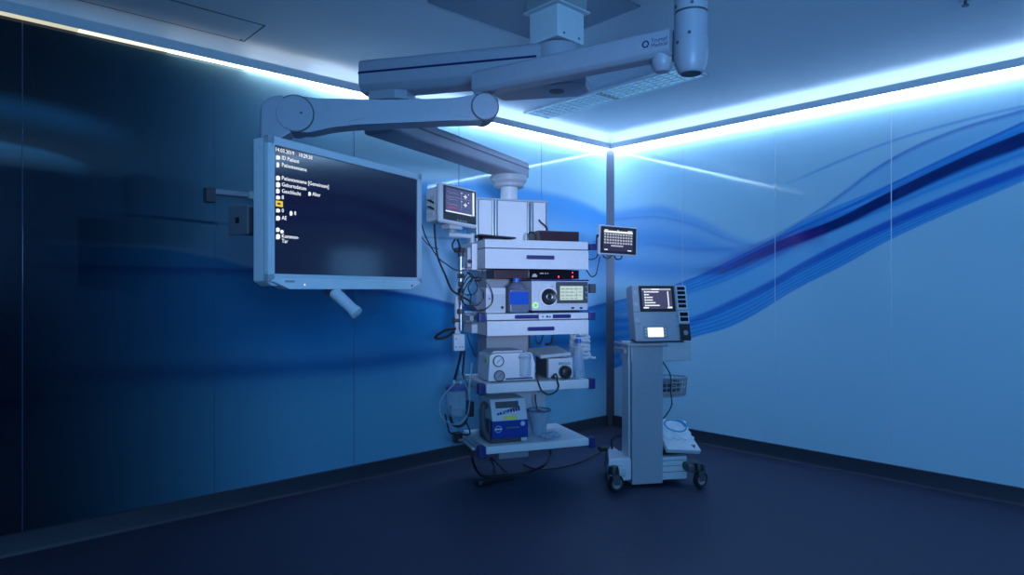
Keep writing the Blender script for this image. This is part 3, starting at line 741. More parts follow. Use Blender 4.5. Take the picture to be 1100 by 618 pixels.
for r in range(4):
    for c in range(5):
        if (r, c) in ((2, 3), (0, 4)): continue
        a.bx((d0.x + Wd * (.05 + .19 * c), .0255, d0.z + Hd * (.10 + .23 * r)), (d0.x + Wd * (.05 + .19 * c + (.12 if (r + c) % 2 else .15)), .0262, d0.z + Hd * (.10 + .23 * r + .035)))
for r in (0, 1, 2):
    a.bx((d0.x + Wd * .02, .0256, d0.z + Hd * (.28 + .24 * r)), (d0.x + Wd * .70, .0262, d0.z + Hd * (.295 + .24 * r)))
a.bx((d0.x + Wd * .72, .0256, d0.z + Hd * .05), (d0.x + Wd * .73, .0262, d0.z + Hd * .92))
a.build('screen_lettering', mat('screen_dark_marks', (.12, .17, .22), .5), dp)
a = M()
for zz in (.25, .5, .75): a.bx((s1.x - .02, .0265, s0.z + (s1.z - s0.z) * zz - .006), (s1.x - .008, .0285, s0.z + (s1.z - s0.z) * zz + .006))
a.build('screen_keys', MGREY, sp)
for px in (615.5, 624.5):
    q = t(px, 331, .05); M().bx((q.x - .012, .051, q.z - .007), (q.x + .012, .056, q.z + .007), .003).build('socket', BLACK, lu)
q = t(593.5, 308.5, .05); M().cyl((q.x, .052, q.z), (q.x, .056, q.z), .006).build('key', DGREY, lu)

# --- suction machine on the third shelf
p0, p1 = t(524.5, 400, .06), t(575.5, 400, .06)
z0 = SHT3 + .001; z1 = t(548, 381, .06).z
su = thing('suction_pump', 'white suction machine with two round gauges and a clear jar on the third shelf', 'suction machine', fT, ((p0.x + p1.x) / 2, .2, z0))
a = M(); w0, w1 = p0.x, p1.x
a.prism([(w0, z0 + .006), (w1, z0 + .006), (w1 - .006, z0 + .12), (w1 - .02, z1), (w1 - .04, z1 + .012), (w0 + .05, z1 + .012), (w0 + .012, z1)], .06, .335, MXZ, bev=.012)
a.build('case', WHITE, su)
M().prism([(w0 + .03, z1 + .008), (w1 - .07, z1 + .008), (w1 - .09, z1 + .026), (w0 + .06, z1 + .026)], .10, .32, MXZ, bev=.006).build('top_cover', LGREY, su)
for px, py, m_ in ((535.3, 388.2, DIALW), (536.3, 404, MGREY)):
    q = t(px, py, .055)
    M().lathe([(.036, 0), (.041, .004), (.041, .014), (.035, .017), (.034, .010)], (q.x, .060, q.z), (0, -1, 0), 32).build('gauge_rim', DGREY, su)
    M().cyl((q.x, .049, q.z), (q.x, .058, q.z), .0345, seg=32).build('gauge_dial', m_, su)
    M().box((q.x + .004, .0485, q.z + .002), (.003, .002, .045), 0, Matrix.Rotation(.8, 4, 'Y')).build('gauge_needle', BLACK, su)
q = t(563.5, 395, .05)
M().lathe([(.024, 0), (.040, .004), (.043, .13), (.046, .14)], (q.x, .030, z0 + .035)).build('jar', CLEAR2, su)
M().lathe([(.048, .138), (.048, .158), (.038, .166), (.015, .168), (.012, .185), (0, .185)], (q.x, .030, z0 + .035)).build('jar_lid', CLEAR2, su)
M().bx((q.x - .046, .028, z0 + .165), (q.x + .046, .062, z0 + .178), .003).build('jar_holder', MGREY, su)
M().bx((t(543, 410, .06).x, .054, z0 + .016), (t(572, 410, .06).x, .061, z0 + .026), .002).build('blue_strip', NAVY, su)
M().bx((w0 - .003, .08, z1 - .06), (w0 + .001, .125, z1 - .025), .001).build('sticker', GREENS, su).rotation_euler = (0, 0, 0)
for x in (w0 + .04, w1 - .04):
    for b in (.1, .3): M().cyl((x, b, z0), (x, b, z0 + .012), .012, seg=14).build('foot', RUBBER, su)

# --- roller pump + lying tablet
p0, p1 = t(589.5, 400, .09), t(615.5, 400, .09); z1 = t(600, 385, .09).z
rp_ = thing('roller_pump', 'boxy irrigation pump with black roller head next to the suction machine', 'pump', fT, ((p0.x + p1.x) / 2, .2, SHT3))
M().bx((p0.x, .09, SHT3 + .006), (p1.x, .345, z1), .006).build('case', PLAST, rp_)
M().bx((p0.x - .006, .12, SHT3 + .01), (p0.x + .004, .33, z1 - .006)).build('side_plate', DGREY, rp_)
q = t(607.5, 400.6, .07); q.z = max(q.z, SHT3 + .051)
M().lathe([(0, .05), (.03, .05), (.042, .042), (.048, .03), (.048, 0)], (q.x, .09, q.z), (0, -1, 0), 32).build('roller_head', BLACK, rp_)
M().bx((q.x - .05, .072, z1 - .05), (q.x + .045, .09, z1 - .03), .005).build('tube_guide', CLEAR2, rp_)
q2 = t(594, 406.5, .09); q2.z = max(q2.z, SHT3 + .016); M().cyl((q2.x, .078, q2.z), (q2.x, .091, q2.z), .011).build('socket', BLACK, rp_)
for x in (p0.x + .02, p1.x - .02):
    for b in (.12, .32): M().cyl((x, b, SHT3 + .0005), (x, b, SHT3 + .008), .01, seg=12).build('foot', RUBBER, rp_)
lid = thing('keyboard_case', 'grey slab lying tilted across the top of the roller pump', 'case', fT, (p0.x + .07, .2, z1))
M().box((p0.x + .052, .205, z1 + .037), (.25, .26, .028), .008, Matrix.Rotation(-.06, 4, 'Y') @ Matrix.Rotation(.12, 4, 'X')).build('slab', LGREY, lid)
M().box((p0.x + .10, .215, z1 + .010), (.10, .12, .016), .004).build('foot_block', DGREY, lid)

# --- clear bottle
q = t(616, 400, .13)
bo = thing('water_bottle', 'clear bottle with blue cap beside the roller pump', 'bottle', fT, (q.x + .045, .13, SHT3))
qx = q.x + .045
M().lathe([(0, .0), (.040, .0), (.042, .01), (.042, .17), (.038, .20), (.018, .235), (.015, .262)], (qx, .13, SHT3 + .001)).build('body', CLEAR2, bo)
M().cyl((qx, .13, SHT3 + .258), (qx, .13, SHT3 + .29), .020, bev=.003).build('cap', BLUEP, bo)
# small cup
q = t(622, 405, .06)
o = M().lathe([(0, .0), (.022, 0), (.026, .035), (.030, .05), (.028, .05), (.024, .036), (.020, .004), (0, .004)], (q.x - .008, .062, SHT3 + .001)).build('small_cup', CLEAR2, frame=fT, org=(q.x - .008, .062, SHT3 + .001))
tag(o, 'tiny clear cup in front of the clear blue-capped bottle', 'cup')

# --- hanging coil of corrugated hose beyond the shelf end
h0 = t(624, 352, .28)
hs = thing('breathing_hose', 'cloudy corrugated hose coiled and hung under the middle drawer end', 'hose', fT, (h0.x, .28, 1.0))
a = M(); pts = []
for k in range(0, 7 * 12):
    an = 2 * PI * k / 12; zz = 1.10 - .17 * k / 84
    pts.append((h0.x - .0 + .068 * math.cos(an), .30 + .08 * math.sin(an), zz + .008 * math.sin(an * 1.3)))
a.tube(pts, lambda u: .0125 + .003 * math.sin(u * 900), seg=8, n=4); a.build('corrugated_tube', HOSE, hs)
a = M(); a.tube([(h0.x - .03, .30, 1.135), (h0.x - .05, .29, 1.05), (h0.x + .05, .27, .98), (h0.x + .07, .24, .93), (h0.x + .10, .22, .925)], .009); a.build('loose_end', HOSE, hs)
a = M(); a.tube([(h0.x, .3, 1.134), (h0.x, .3, 1.10)], .006, smooth=False); a.build('hook', STEEL, hs)

# --- blue electrosurgery generator on the bottom shelf
p0, p1 = t(528.5, 460, .06), t(567.5, 460, .06)
z0 = SHT4 + .001
es = thing('electrosurgery_unit', 'dark blue surgical generator with sloped pale control panel on the bottom shelf', 'medical device', fT, ((p0.x + p1.x) / 2, .2, z0))
za, zb_, zc = z0 + .035, t(540, 453, .06).z, t(540, 430, .12).z
MYZ = Matrix(((0, 0, 1, 0), (1, 0, 0, 0), (0, 1, 0, 0), (0, 0, 0, 1)))
M().prism([(.075, z0), (.34, z0), (.34, za), (.065, za)], p0.x - .004, p1.x + .002, MYZ, bev=.004).build('base', DGREY, es)
M().prism([(.06, za), (.345, za), (.345, zb_ + .004), (.055, zb_ + .004)], p0.x, p1.x, MYZ, bev=.006).build('lower_body', DEVBLUE, es)
M().prism([(.06, zb_ + .002), (.345, zb_ + .002), (.345, zc + .01), (.125, zc + .01), (.115, zc)], p0.x + .003, p1.x - .005, MYZ, bev=.006).build('upper_body', PLAST, es)
dirp = Vector((0, .055, zc - zb_)); sl = dirp.length; un = dirp.normalized(); nn = Vector((0, -un.z, un.y))
mp = Matrix(((1, 0, nn.x, p0.x), (0, un.y, nn.y, .06), (0, un.z, nn.z, zb_), (0, 0, 0, 1)))
wd = p1.x - p0.x
M().prism(framep(wd * .14, wd * .78, sl * .62, sl * .93), -.002, .003, mp).build('display', DGREY, es)
a = M()
for i in range(9):
    x = wd * (.16 + .073 * i); a.prism(framep(x, x + wd * .058, sl * (.30 + .02 * i), sl * (.40 + .035 * i)), 0, .0035, mp)
a.build('key_row', NAVY, es)
a = M()
for i in range(5):
    x = wd * (.30 + .09 * i); a.prism(framep(x, x + wd * .035, sl * .38, sl * .44), .0032, .0042, mp)
a.build('key_marks', DIALW, es)
M().prism(framep(wd * .34, wd * .70, sl * .06, sl * .24), 0, .003, mp).build('yellow_label', YELLOW, es)
q = t(535.5, 461.5, .055)
a = M(); a.torus((q.x, .057, q.z), .023, .0018, (0, 1, 0)); a.bx((q.x - .028, .0545, q.z - .004), (q.x + .028, .058, q.z + .005)); a.build('round_emblem', DIALW, es)
q = t(561.5, 455, .055); M().cyl((q.x, .051, q.z), (q.x, .06, q.z), .017).build('round_socket', PLAST, es)
q = t(544, 460, .055); M().bx((q.x, .0545, q.z - .003), (q.x + .10, .058, q.z + .003)).build('name_line', YELLOW if False else mat('dull_gold', (.28, .26, .14), .5), es)
q = t(563, 474, .055); q.z = max(q.z, SHT4 + .022); M().bx((q.x - .022, .052, q.z - .014), (q.x + .024, .062, q.z + .012), .003).build('connector_plate', LGREY, es)
M().tube([(p0.x - .012, .10, z0 + .03), (p0.x - .045, .11, z0 + .10), (p0.x - .05, .13, z0 + .22), (p0.x - .03, .16, z0 + .27), (p0.x - .004, .18, z0 + .25)], .022, seg=10).build('side_handle', DGREY, es)
M().bx((p0.x - .012, .09, z0 + .01), (p0.x, .32, z0 + .16), .004).build('side_plate', DGREY, es)

# --- cloudy tapered basin and clear bag
q = t(579, 460, .2)
ba = thing('plastic_basin', 'cloudy tapered plastic tub standing next to the dark blue generator', 'tub', fT, (q.x, .2, SHT4))
M().lathe([(0, .0), (.045, 0), (.050, .01), (.083, .185), (.090, .190), (.090, .200), (.080, .198), (.046, .012), (0, .010)], (q.x, .2, SHT4 + .001)).build('tub', CLEAR2, ba)
M().torus((q.x, .2, SHT4 + .197), .087, .006).build('rim', mat('tub_rim', (.07, .11, .22), .5), ba)
q = t(592, 474, .05)
a = M()
for k in range(9):
    rr = .018 + .02 * random.random()
    r = bmesh.ops.create_icosphere(a.bm, subdivisions=3, radius=1, matrix=Matrix.Translation((q.x - .05 + .013 * k, .055 + .05 * random.random(), SHT4 + .022 + .012 * random.random())) @ Matrix.Diagonal((rr * 1.5, rr, rr * .75, 1)))
    for v in r['verts']: v.co += Vector((math.sin(v.co.z * 190 + k), math.sin(v.co.x * 170), math.sin(v.co.y * 150 + k))) * .003
for v in a.bm.verts: v.co.z = max(v.co.z, SHT4 + .001)
o = a.build('plastic_bag', CLEAR2, frame=fT, org=(q.x, .06, SHT4))
tag(o, 'crumpled clear plastic bag on the front edge of the bottom shelf', 'plastic bag')

# --- patient monitor on its arm
fP = Frame(-.484, 4.5, math.radians(45))
pm = thing('patient_monitor', 'small white patient monitor with waveform screen tilted on the tower corner', 'patient monitor', fP, (.16, .1, 1.84))
pw, ph, pc = .352, .285, 2.052
tilt = Matrix.Translation((pw / 2, .04, pc)) @ Matrix.Rotation(math.radians(4), 4, 'Y') @ Matrix.Rotation(math.radians(-5), 4, 'X')
a = M().box((0, 0, 0), (pw, .05, ph), .022, None, 3); a.xf(tilt).build('front_case', WHITE, pm)
a = M().box((0, .09, .004), (pw * .9, .13, ph * .86), .012); a.xf(tilt).build('rear_case', PLAST, pm)
a = M().box((.004, -.026, .002), (pw * .86, .006, ph * .85), .003); a.xf(tilt).build('screen_bezel', BLACK, pm)
a = M().box((.004, -.0295, .022), (pw * .76, .002, ph * .62)); dsp = a.xf(tilt).build('display', mat('monitor_blue_screen', (.02, .02, .05), .3, em=1, emcol=(.05, .055, .15)), pm)
a = M(); ww, hh = pw * .38, ph * .31
a.box((ww - .008, -.0308, .022 + .004), (.016, .001, ph * .60)); a.box((-.01, -.0308, .022 - hh + .008), (ww * 1.8, .001, .008))
for cx_, cz_ in ((.05, .068), (.05, .008)):
    a.box((cx_, -.0308, cz_), (.034, .001, .006)); a.box((cx_, -.0308, cz_), (.006, .001, .03)); a.box((cx_ + .03, -.0308, cz_ + .02), (.008, .001, .006))
    a.box((cx_ - .035, -.0308, cz_ + .02), (.01, .001, .005))
a.xf(tilt).build('screen_numbers', TXT, dsp)
a = M()
for zz in (.078, .03, -.005): 
    P = [(-.115 + .012 * k, -.0306, zz + (.008 if k % 4 == 1 else 0) - .006 * (k % 3 == 2)) for k in range(9)]; a.tube(P, .0013, seg=5, n=2)
a.box((0, -.0306, .047), (ww * 1.9, .0008, .002)); a.box((.012, -.0306, .03), (.002, .0008, hh * 1.5))
a.xf(tilt).build('screen_traces', TXTD, dsp)
a = M(); P = [(-.112 + .007 * k, -.0309, -.035 + (.009 if k % 2 else 0)) for k in range(13)]; a.tube(P, .002, seg=5, n=2); a.xf(tilt).build('red_trace', REDT, dsp)
a = M()
for k in range(4): a.box((-.02 + .025 * k, -.0295, -ph * .385), (.014, .001, .008))
a.xf(tilt).build('front_keys', MGREY, pm)
for k, zz in enumerate((.01, -.035)):
    a = M().cyl((-pw * .44, .07 + .0, zz), (-pw * .44 - .05, .05, zz + .004), .008).cyl((-pw * .44 - .05, .05, zz + .004), (-pw * .44 - .075, .045, zz + .004), .005); a.xf(tilt).build('plug', BLACK, pm)
a = M().box((-pw * .452, .08, .05), (.004, .05, .03), .002).box((-pw * .452, .10, -.07), (.004, .06, .04), .002); a.xf(tilt).build('side_panel', LGREY, pm)
a = M().box((0, .10, ph * .455), (.14, .05, .02), .006); a.xf(tilt).build('carry_handle', PLAST, pm)
M().bx((.10, .03, 1.885), (.22, .13, 1.925), .008).build('tilt_head', LGREY, pm)
M().cyl((.16, .08, 1.86), (.16, .08, 1.89), .03).build('swivel', MGREY, pm)
# arm to the tower side: from under the monitor to the tower's corner
def conv(fr_from, fr_to, v):
    p = fr_from.w(v); d = p - C0; X, Z = d.dot(RV), d.dot(FV)
    dx, dz_ = X - fr_to.X, Z - fr_to.Z
    return Vector((fr_to.c * dx + fr_to.s * dz_, -fr_to.s * dx + fr_to.c * dz_, v[2]))
tgt = conv(fT, fP, (-.035, .13, 1.84))
M().tube([(.13, .08, 1.848), (.5 * (.16 + tgt.x), .5 * (.08 + tgt.y), 1.846), tgt], .017, seg=12, smooth=False).build('support_arm', PLAST, pm)
M().tube([(tgt.x, tgt.y, 1.795), (tgt.x, tgt.y, 1.862)], .018, seg=16, smooth=False).build('arm_post', LGREY, pm)

# --- bracket column beside the top drawer: clamps and poles
pl = thing('accessory_pole', 'slim vertical accessory pole with dark clamps beside the top drawer', 'pole', fT, (-.075, .2, 1.25))
p0_ = t(506, 265, .12)
M().bx((-.045, .10, 1.60), (-.005, .20, 1.79), .006).build('side_bracket', WHITE, pl)
M().bx((-.075, .11, 1.62), (-.05, .16, 1.76), .004).build('side_plate', LGREY, pl)
M().cyl((-.085, .25, 1.16), (-.085, .25, 1.74), .011).build('pole', ALU, pl)
for z_, r_ in ((1.72, .022), (1.56, .026), (1.50, .02), (1.45, .024), (1.30, .026)):
    M().cyl((-.085, .25, z_ - .018), (-.085, .25, z_ + .018), r_, bev=.004).build('clamp', DGREY, pl)
M().bx((-.13, .22, 1.73), (-.06, .28, 1.765), .006).build('dark_holder', MAROON, pl)
M().cyl((-.085, .222, 1.56), (-.085, .19, 1.56), .012).build('clamp_knob', BLACK, pl)
M().cyl((-.062, .10, 1.66), (-.062, .085, 1.66), .015).build('clamp_knob', MAROON, pl)
M().bx((-.086, .24, 1.60), (-.02, .26, 1.62)).build('pole_arm', ALU, pl)
# rail clamps at the middle shelf end
rc = thing('rail_clamp', 'grey pole clamp with a knob at the cable end of the middle drawer', 'clamp', fT, (-.07, .25, 1.22))
M().bx((-.058, .20, 1.225), (-.022, .30, 1.28), .006).build('clamp_body', LGREY, rc)
M().cyl((-.13, .25, 1.235), (-.0965, .25, 1.235), .012).cyl((-.145, .25, 1.235), (-.13, .25, 1.235), .022).build('clamp_knob', DGREY, rc)
M().bx((-.06, .10, 1.235), (-.030, .19, 1.275), .005).build('hook_block', MGREY, rc)
M().bx((-.055, .07, 1.15), (-.012, .28, 1.215), .005).build('side_tray', LGREY, rc)
# vertical white bar
q = t(491, 330, .3)
o = M().cyl((q.x, .30, t(491, 343, .3).z), (q.x, .30, t(491, 319, .3).z), .018).build('white_bar', PLAST, frame=fT, org=(q.x, .3, 1.25))
tag(o, 'short pale upright bar beyond the middle drawer end', 'bar')
# hanging white control box
q = t(493, 368, .3)
wb = thing('hanging_controller', 'small white control box hanging on cords below the pale upright bar', 'control box', fT, (q.x, .3, 1.0))
zt_, zb2 = t(493, 359, .3).z, t(493, 377, .3).z
M().bx((q.x - .045, .275, zb2), (q.x + .04, .325, zt_), .008).build('case', WHITE, wb)
M().bx((q.x - .03, .295, zt_), (q.x + .01, .32, zt_ + .09), .006).build('hanger', PLAST, wb)
a = M()
for dx, dzz in ((-.03, .03), (.0, .03), (.02, .03), (-.03, .09)): a.box((q.x + dx, .2745, zb2 + dzz), (.012, .002, .01))
a.build('keys', MGREY, wb)

# --- suction canister on the low rail
c0 = t(490.5, 430, .32)
ct, cb2 = t(493, 414, .32).z, t(493, 448, .32).z
sc_ = thing('suction_canister', 'round clear suction canister with violet lid hung on the lower tower side', 'canister', fT, (c0.x, .32, cb2))
M().lathe([(0, cb2), (.05, cb2 + .005), (.066, cb2 + .03), (.072, cb2 + .06), (.078, ct - .03)], (c0.x, .32, 0)).build('jar', CLEAR, sc_)
M().lathe([(.080, ct - .035), (.082, ct - .01), (.075, ct), (.03, ct + .01), (0, ct + .01)], (c0.x, .32, 0)).build('lid', mat('violet_lid', (.10, .12, .32), .4), sc_)
M().cyl((c0.x - .02, .32, ct + .005), (c0.x - .02, .32, ct + .04), .010).cyl((c0.x + .03, .32, ct + .005), (c0.x + .03, .32, ct + .035), .008).build('port', PLAST, sc_)
M().lathe([(0, cb2 + .012), (.055, cb2 + .02), (.062, cb2 + .05), (0, cb2 + .055)], (c0.x, .32, 0)).build('liner_fold', CLEAR2, sc_)
M().bx((c0.x + .075, .30, ct - .11), (-.0175, .36, ct - .02), .005).build('holder', MGREY, sc_)
M().bx((c0.x + .082, .28, cb2 - .0), (c0.x + .125, .37, ct - .12), .006).build('holder_block', BLACK, sc_)
# clear tube ring round it
o = M().tube([(c0.x + .02, .235, ct + .05), (c0.x - .06, .225, ct + .01), (c0.x - .145, .235, ct - .10), (c0.x - .13, .235, ct - .22), (c0.x - .03, .225, ct - .27), (c0.x + .05, .228, ct - .22), (c0.x + .075, .232, ct - .08), (c0.x + .04, .235, ct + .02), (c0.x + .00, .24, ct + .12)], .0055).build('clear_tube', CLEAR2, frame=fT, org=(c0.x, .235, ct - .1))
tag(o, 'thin clear tube looped around the hanging suction canister', 'tube')
# black U tube, wire triangle, low bracket
o = M().tube([t(484, 436, .42), t(484, 448, .42), t(486, 455, .42), t(492, 458.5, .42), t(499, 455, .42), t(502, 447, .42)], .011).build('black_hose', BLACK, frame=fT, org=t(492, 455, .42))
tag(o, 'thick black U-shaped hose under the suction canister', 'hose')
o = M().tube([t(478, 445, .30), t(481, 458, .30), t(484, 465.5, .30), t(495, 467, .30), t(505, 466, .30), t(500, 452, .30)], .006, n=3).build('wire_hanger', BLACK, frame=fT, org=t(492, 466, .30))
tag(o, 'thin bent black wire hanger below the suction canister', 'hanger')
lb = thing('foot_bracket', 'black block on a grey rail end at the lower tower side', 'bracket', fT, t(499, 471, .45))
q = t(499, 471, .45); M().bx((q.x - .085, .43, q.z - .03), (q.x - .02, .50, q.z + .045), .006).build('block', BLACK, lb)
M().tube([(q.x - .045, .44, q.z - .01), (-.034, .36, .33), (-.034, .10, .325)], .012, seg=10, smooth=False).build('bracket_arm', LGREY, lb)

# --- touch tablet on the far end
fK = Frame(.642, 4.85, math.radians(27))
tb = thing('touch_panel', 'wide touch panel showing an on-screen keyboard at the far end of the tower', 'touchscreen', fK, (.175, .06, 1.71))
zc_, tw_, th_ = 1.828, .352, .222
tl2 = Matrix.Translation((tw_ / 2, 0, zc_)) @ Matrix.Rotation(math.radians(1.5), 4, 'Y')
a = M().box((0, .015, 0), (tw_, .03, th_), .010); a.xf(tl2).build('case', PLAST, tb)
a = M().box((0, -.0015, 0), (tw_ * .93, .004, th_ * .90), .002); a.xf(tl2).build('screen_bezel', BLACK, tb)
a = M().box((-.005, -.0042, .0), (tw_ * .77, .0014, th_ * .72)); d = a.xf(tl2).build('display', CSCR, tb)
a = M()
for r in range(4):
    for c in range(11):
        a.box((-.005 + tw_ * .75 * ((c + .5) / 11 - .5), -.0054, .042 - .021 * r), (tw_ * .75 / 11 * .68, .001, .013))
a.box((-.015, -.0054, -.042), (.11, .001, .011))
a.xf(tl2).build('lit_keyboard', KEYW, d)
a = M().box((-.005, -.0054, .062), (tw_ * .74, .001, .014)).box((-.115, -.0054, -.073), (.03, .001, .007)).box((.10, -.0054, -.073), (.035, .001, .007)).box((-.115, -.0054, .074), (.03, .001, .005)).box((.1, -.0054, .074), (.04, .001, .005)).box((-.01, -.0054, .074), (.012, .001, .005)); a.xf(tl2).build('screen_bars', TXT, d)
M().bx((.02, .030, zc_ - .06), (.14, .075, zc_ + .03), .006).build('rear_mount', DGREY, tb)
bt0 = conv(fT, fK, (.845, .11, 1.79))
M().tube([(.05, .055, zc_ - .04), (bt0.x, bt0.y, 1.785)], .013, smooth=False).build('support_arm', LGREY, tb)
M().bx((-.045, .03, 1.755), (.02, .10, 1.80), .005).build('joint_block', NAVY, tb)
M().cyl((-.006, .015, zc_ + .03), (.0, .015, zc_ + .03), .012).build('side_knob', BLACK, tb)
a = M(); a.tube([(.05, .02, zc_ - .108), (.06, .02, zc_ - .125), (.10, .02, zc_ - .132), (.13, .02, zc_ - .11)], .006); a.tube([(.15, .02, zc_ - .11), (.17, .02, zc_ - .138), (.21, .02, zc_ - .135), (.225, .02, zc_ - .11)], .006); a.build('cable_loops', BLACK, tb)
# clip on the far rail
o = M().bx((.858, .03, t(635, 315, .03).z), (.905, .07, t(635, 305, .03).z), .004).bx((.866, .045, 1.44), (.91, .055, 1.452)).build('rail_clip', DGREY, frame=fT, org=(.88, .05, 1.38))
tag(o, 'dark clip on a thin bar beside the bright touchscreen device', 'clip')

# ------------------------------------------------------------------ cables on and under the tower
def cable(label, pts, r, m=BLACK, name='cable', fr=fT, n=7, cat='cable', group=None):
    o = M().tube(pts, r, seg=8, n=n).build(name, m, frame=fr, org=pts[0]); return tag(o, label, cat, group)
cable('thick black cable dropping from the patient monitor to the middle shelf', [t(466.5, 226, .25), t(467, 250, .25), t(470, 275, .25), t(478, 295, .24), t(485, 311, .2), t(495, 318, .16), t(505, 324, .12), t(512, 331, .10), t(520, 335, .09)], .0075)
cable('thin dark cable sagging from beside the patient monitor to the pole clamp', [t(452, 238, .30), t(458, 256, .30), t(470, 276, .29), t(481, 285, .24), t(489, 290, .205), t(495, 291, .19), t(499, 290, .19)], .0045)
cable('short dark cable end poking out beside the big screen edge', [t(452, 254, .46), t(459, 262, .46), t(466, 266.5, .46), t(471, 267.5, .46)], .004, MAROON)
cable('small black cable loop under the patient monitor', [t(489, 257, .14), t(486, 263, .14), t(488, 269, .14), t(494, 270, .14), t(493, 262, .14), t(491, 257, .13)], .006)
for i, (lab, px, py, rx, ry, b, r) in enumerate((('largest black cable ring hanging in front of the small boxy unit', 513, 316, 16, 18, .06, .005), ('middle black cable ring hanging from the pole clamps', 507, 313, 12, 16, .13, .0045), ('small pale-edged cable ring high on the pole clamps', 504, 305, 8, 12, .20, .004))):
    P = [t(px + rx * math.cos(q * PI / 5) + 2 * math.sin(q * 1.3), py + ry * math.sin(q * PI / 5), b + .02 * math.sin(q)) for q in range(10)]
    o = M().tube(P, r, closed=True).build('cable_coil', BLACK, frame=fT, org=P[0]); tag(o, lab, 'cable coil', 'cable rings on the tower pole')
cable('dark cable falling from the pole clamp towards the middle shelf', [t(502, 292, .2), t(507, 300, .16), t(503, 309, .15), t(506, 318, .12), t(505, 327, .1), t(512, 333, .08)], .005)
cable('thin cable dropping straight down the accessory pole', [t(501, 278, .20), t(500.5, 284, .21), t(501, 291, .22)], .004)
cable('curved dark cable along the end of the top drawer', [t(518, 289, .05), t(519, 296, .05), t(516, 301, .06), t(510, 302, .1)], .0055)
cable('fat black cable loop sticking out beyond the middle drawer end', [t(490, 353, .28), t(478, 355, .30), t(468, 362, .31), t(471, 364, .31), t(480, 362, .30), t(488, 356, .28)], .011)
cable('black hose running down from the white control box to the suction canister', [t(496, 377, .32), t(493.5, 388, .34), t(490.5, 400, .36), t(488, 409, .38)], .010)
cable('second black hose beside the one under the white control box', [t(499, 376, .33), t(498, 390, .34), t(497, 402, .34), t(498, 408, .36)], .009)
cable('thin dark cable bending from the rail clamp to the suction machine', [t(502, 360, .2), t(505, 370, .18), t(509, 379, .15), t(512, 384, .13)], .005)
cable('pale thin tube standing beside the suction machine case', [t(507, 390, .2), t(506, 400, .2), t(504.5, 412, .2), t(504, 424, .18)], .008, CLEAR2, 'clear_tube', cat='tube')
for i, (x0, lab) in enumerate(((587, 'outer'), (590, 'inner'))):
    pass
cable('bundle cable hanging behind the roller pump from the middle drawer', [(.51, .42, 1.13), (.51, .42, 1.06), (.515, .42, .98), (.52, .41, .88), (.515, .40, .83)], .016)
cable('thin looped cable hanging between drawer and roller pump', [(.57, .42, 1.13), (.575, .42, 1.06), (.60, .42, 1.03), (.63, .42, 1.07), (.64, .42, 1.13)], .006)
cable('dark hose curving from the drawer underside to the clear bottle', [(.70, .36, 1.13), (.69, .36, 1.08), (.67, .34, 1.04), (.63, .36, 1.03)], .009)
cable('black cable looping over the third shelf edge from the roller pump', [t(592, 406, .072), t(595, 403, .06), t(597, 402, .0), t(598.5, 405, -.03), t(598.8, 410, -.035), t(600, 415, -.03), t(597, 421, -.03), t(589, 424, -.02), t(582, 420, -.02), t(578.5, 412, -.022), t(577, 406, -.018), t(575.5, 401, .03)], .006)
cable('black cable hanging behind the cloudy tub', [t(575, 424, .2), t(575.5, 432, .2), t(578, 440, .19), t(586, 443, .16)], .006)
cable('thin dark cable at the far end of the top drawer below the touch panel', [t(630, 277, .03), t(635, 279, .04), t(641, 276, .04), t(643, 268, .04)], .0045)
cable('longer dark cable drooping below the touch panel bracket', [t(630, 290, .03), t(635, 297, .07), t(640, 295, .07), t(642.5, 285, .07), t(644.5, 276, .07)], .0045)
def fp(px, py, z=.008):
    Z = (1.455 - z) * FP / (py - HY); return cw((px - HX) / FP * Z, Z, z)
def fpl(px, py, z=.008):
    p = fp(px, py, z) - C0; X, Z = p.dot(RV), p.dot(FV); dx, dz_ = X - fT.X, Z - fT.Z
    return Vector((fT.c * dx + fT.s * dz_, -fT.s * dx + fT.c * dz_, z))
cable('thick black cable arching from the tower bottom down to the floor', [t(507, 484, .3), t(508, 496, .3), fpl(514, 508, .05), fpl(522, 512, .011), fpl(545, 511, .011), fpl(566, 508, .03), t(585, 500, .3), t(591, 490, .3), t(591, 483, .3)], .010)
cable('black cable lying bunched on the floor below the tower', [fpl(510, 519, .010), fpl(516, 520.5, .010), fpl(526, 517.5, .010), fpl(519, 516, .011), fpl(511, 517.5, .028), fpl(520, 518, .028), fpl(534, 515.5, .010), fpl(552, 513.5, .010)], .009)
cable('thin black lead hanging from the bottom bumper to the floor', [t(527, 492, .1), t(530, 500, .15), fpl(531, 504, .08), fpl(530, 507, .02), fpl(533, 508, .008)], .005)
cable('second thin lead hanging under the bottom shelf to the floor', [t(528, 492, .12), t(535, 499, .16), fpl(539, 503, .07), fpl(541, 506, .02), fpl(545, 507, .008)], .005)
cable('long thin power cord trailing over the floor from tower to cart', [fpl(562, 499), fpl(576, 504), fpl(600, 502.5), fpl(622, 497), fpl(640, 488.5, .03), fpl(650, 483, .06)], .006)

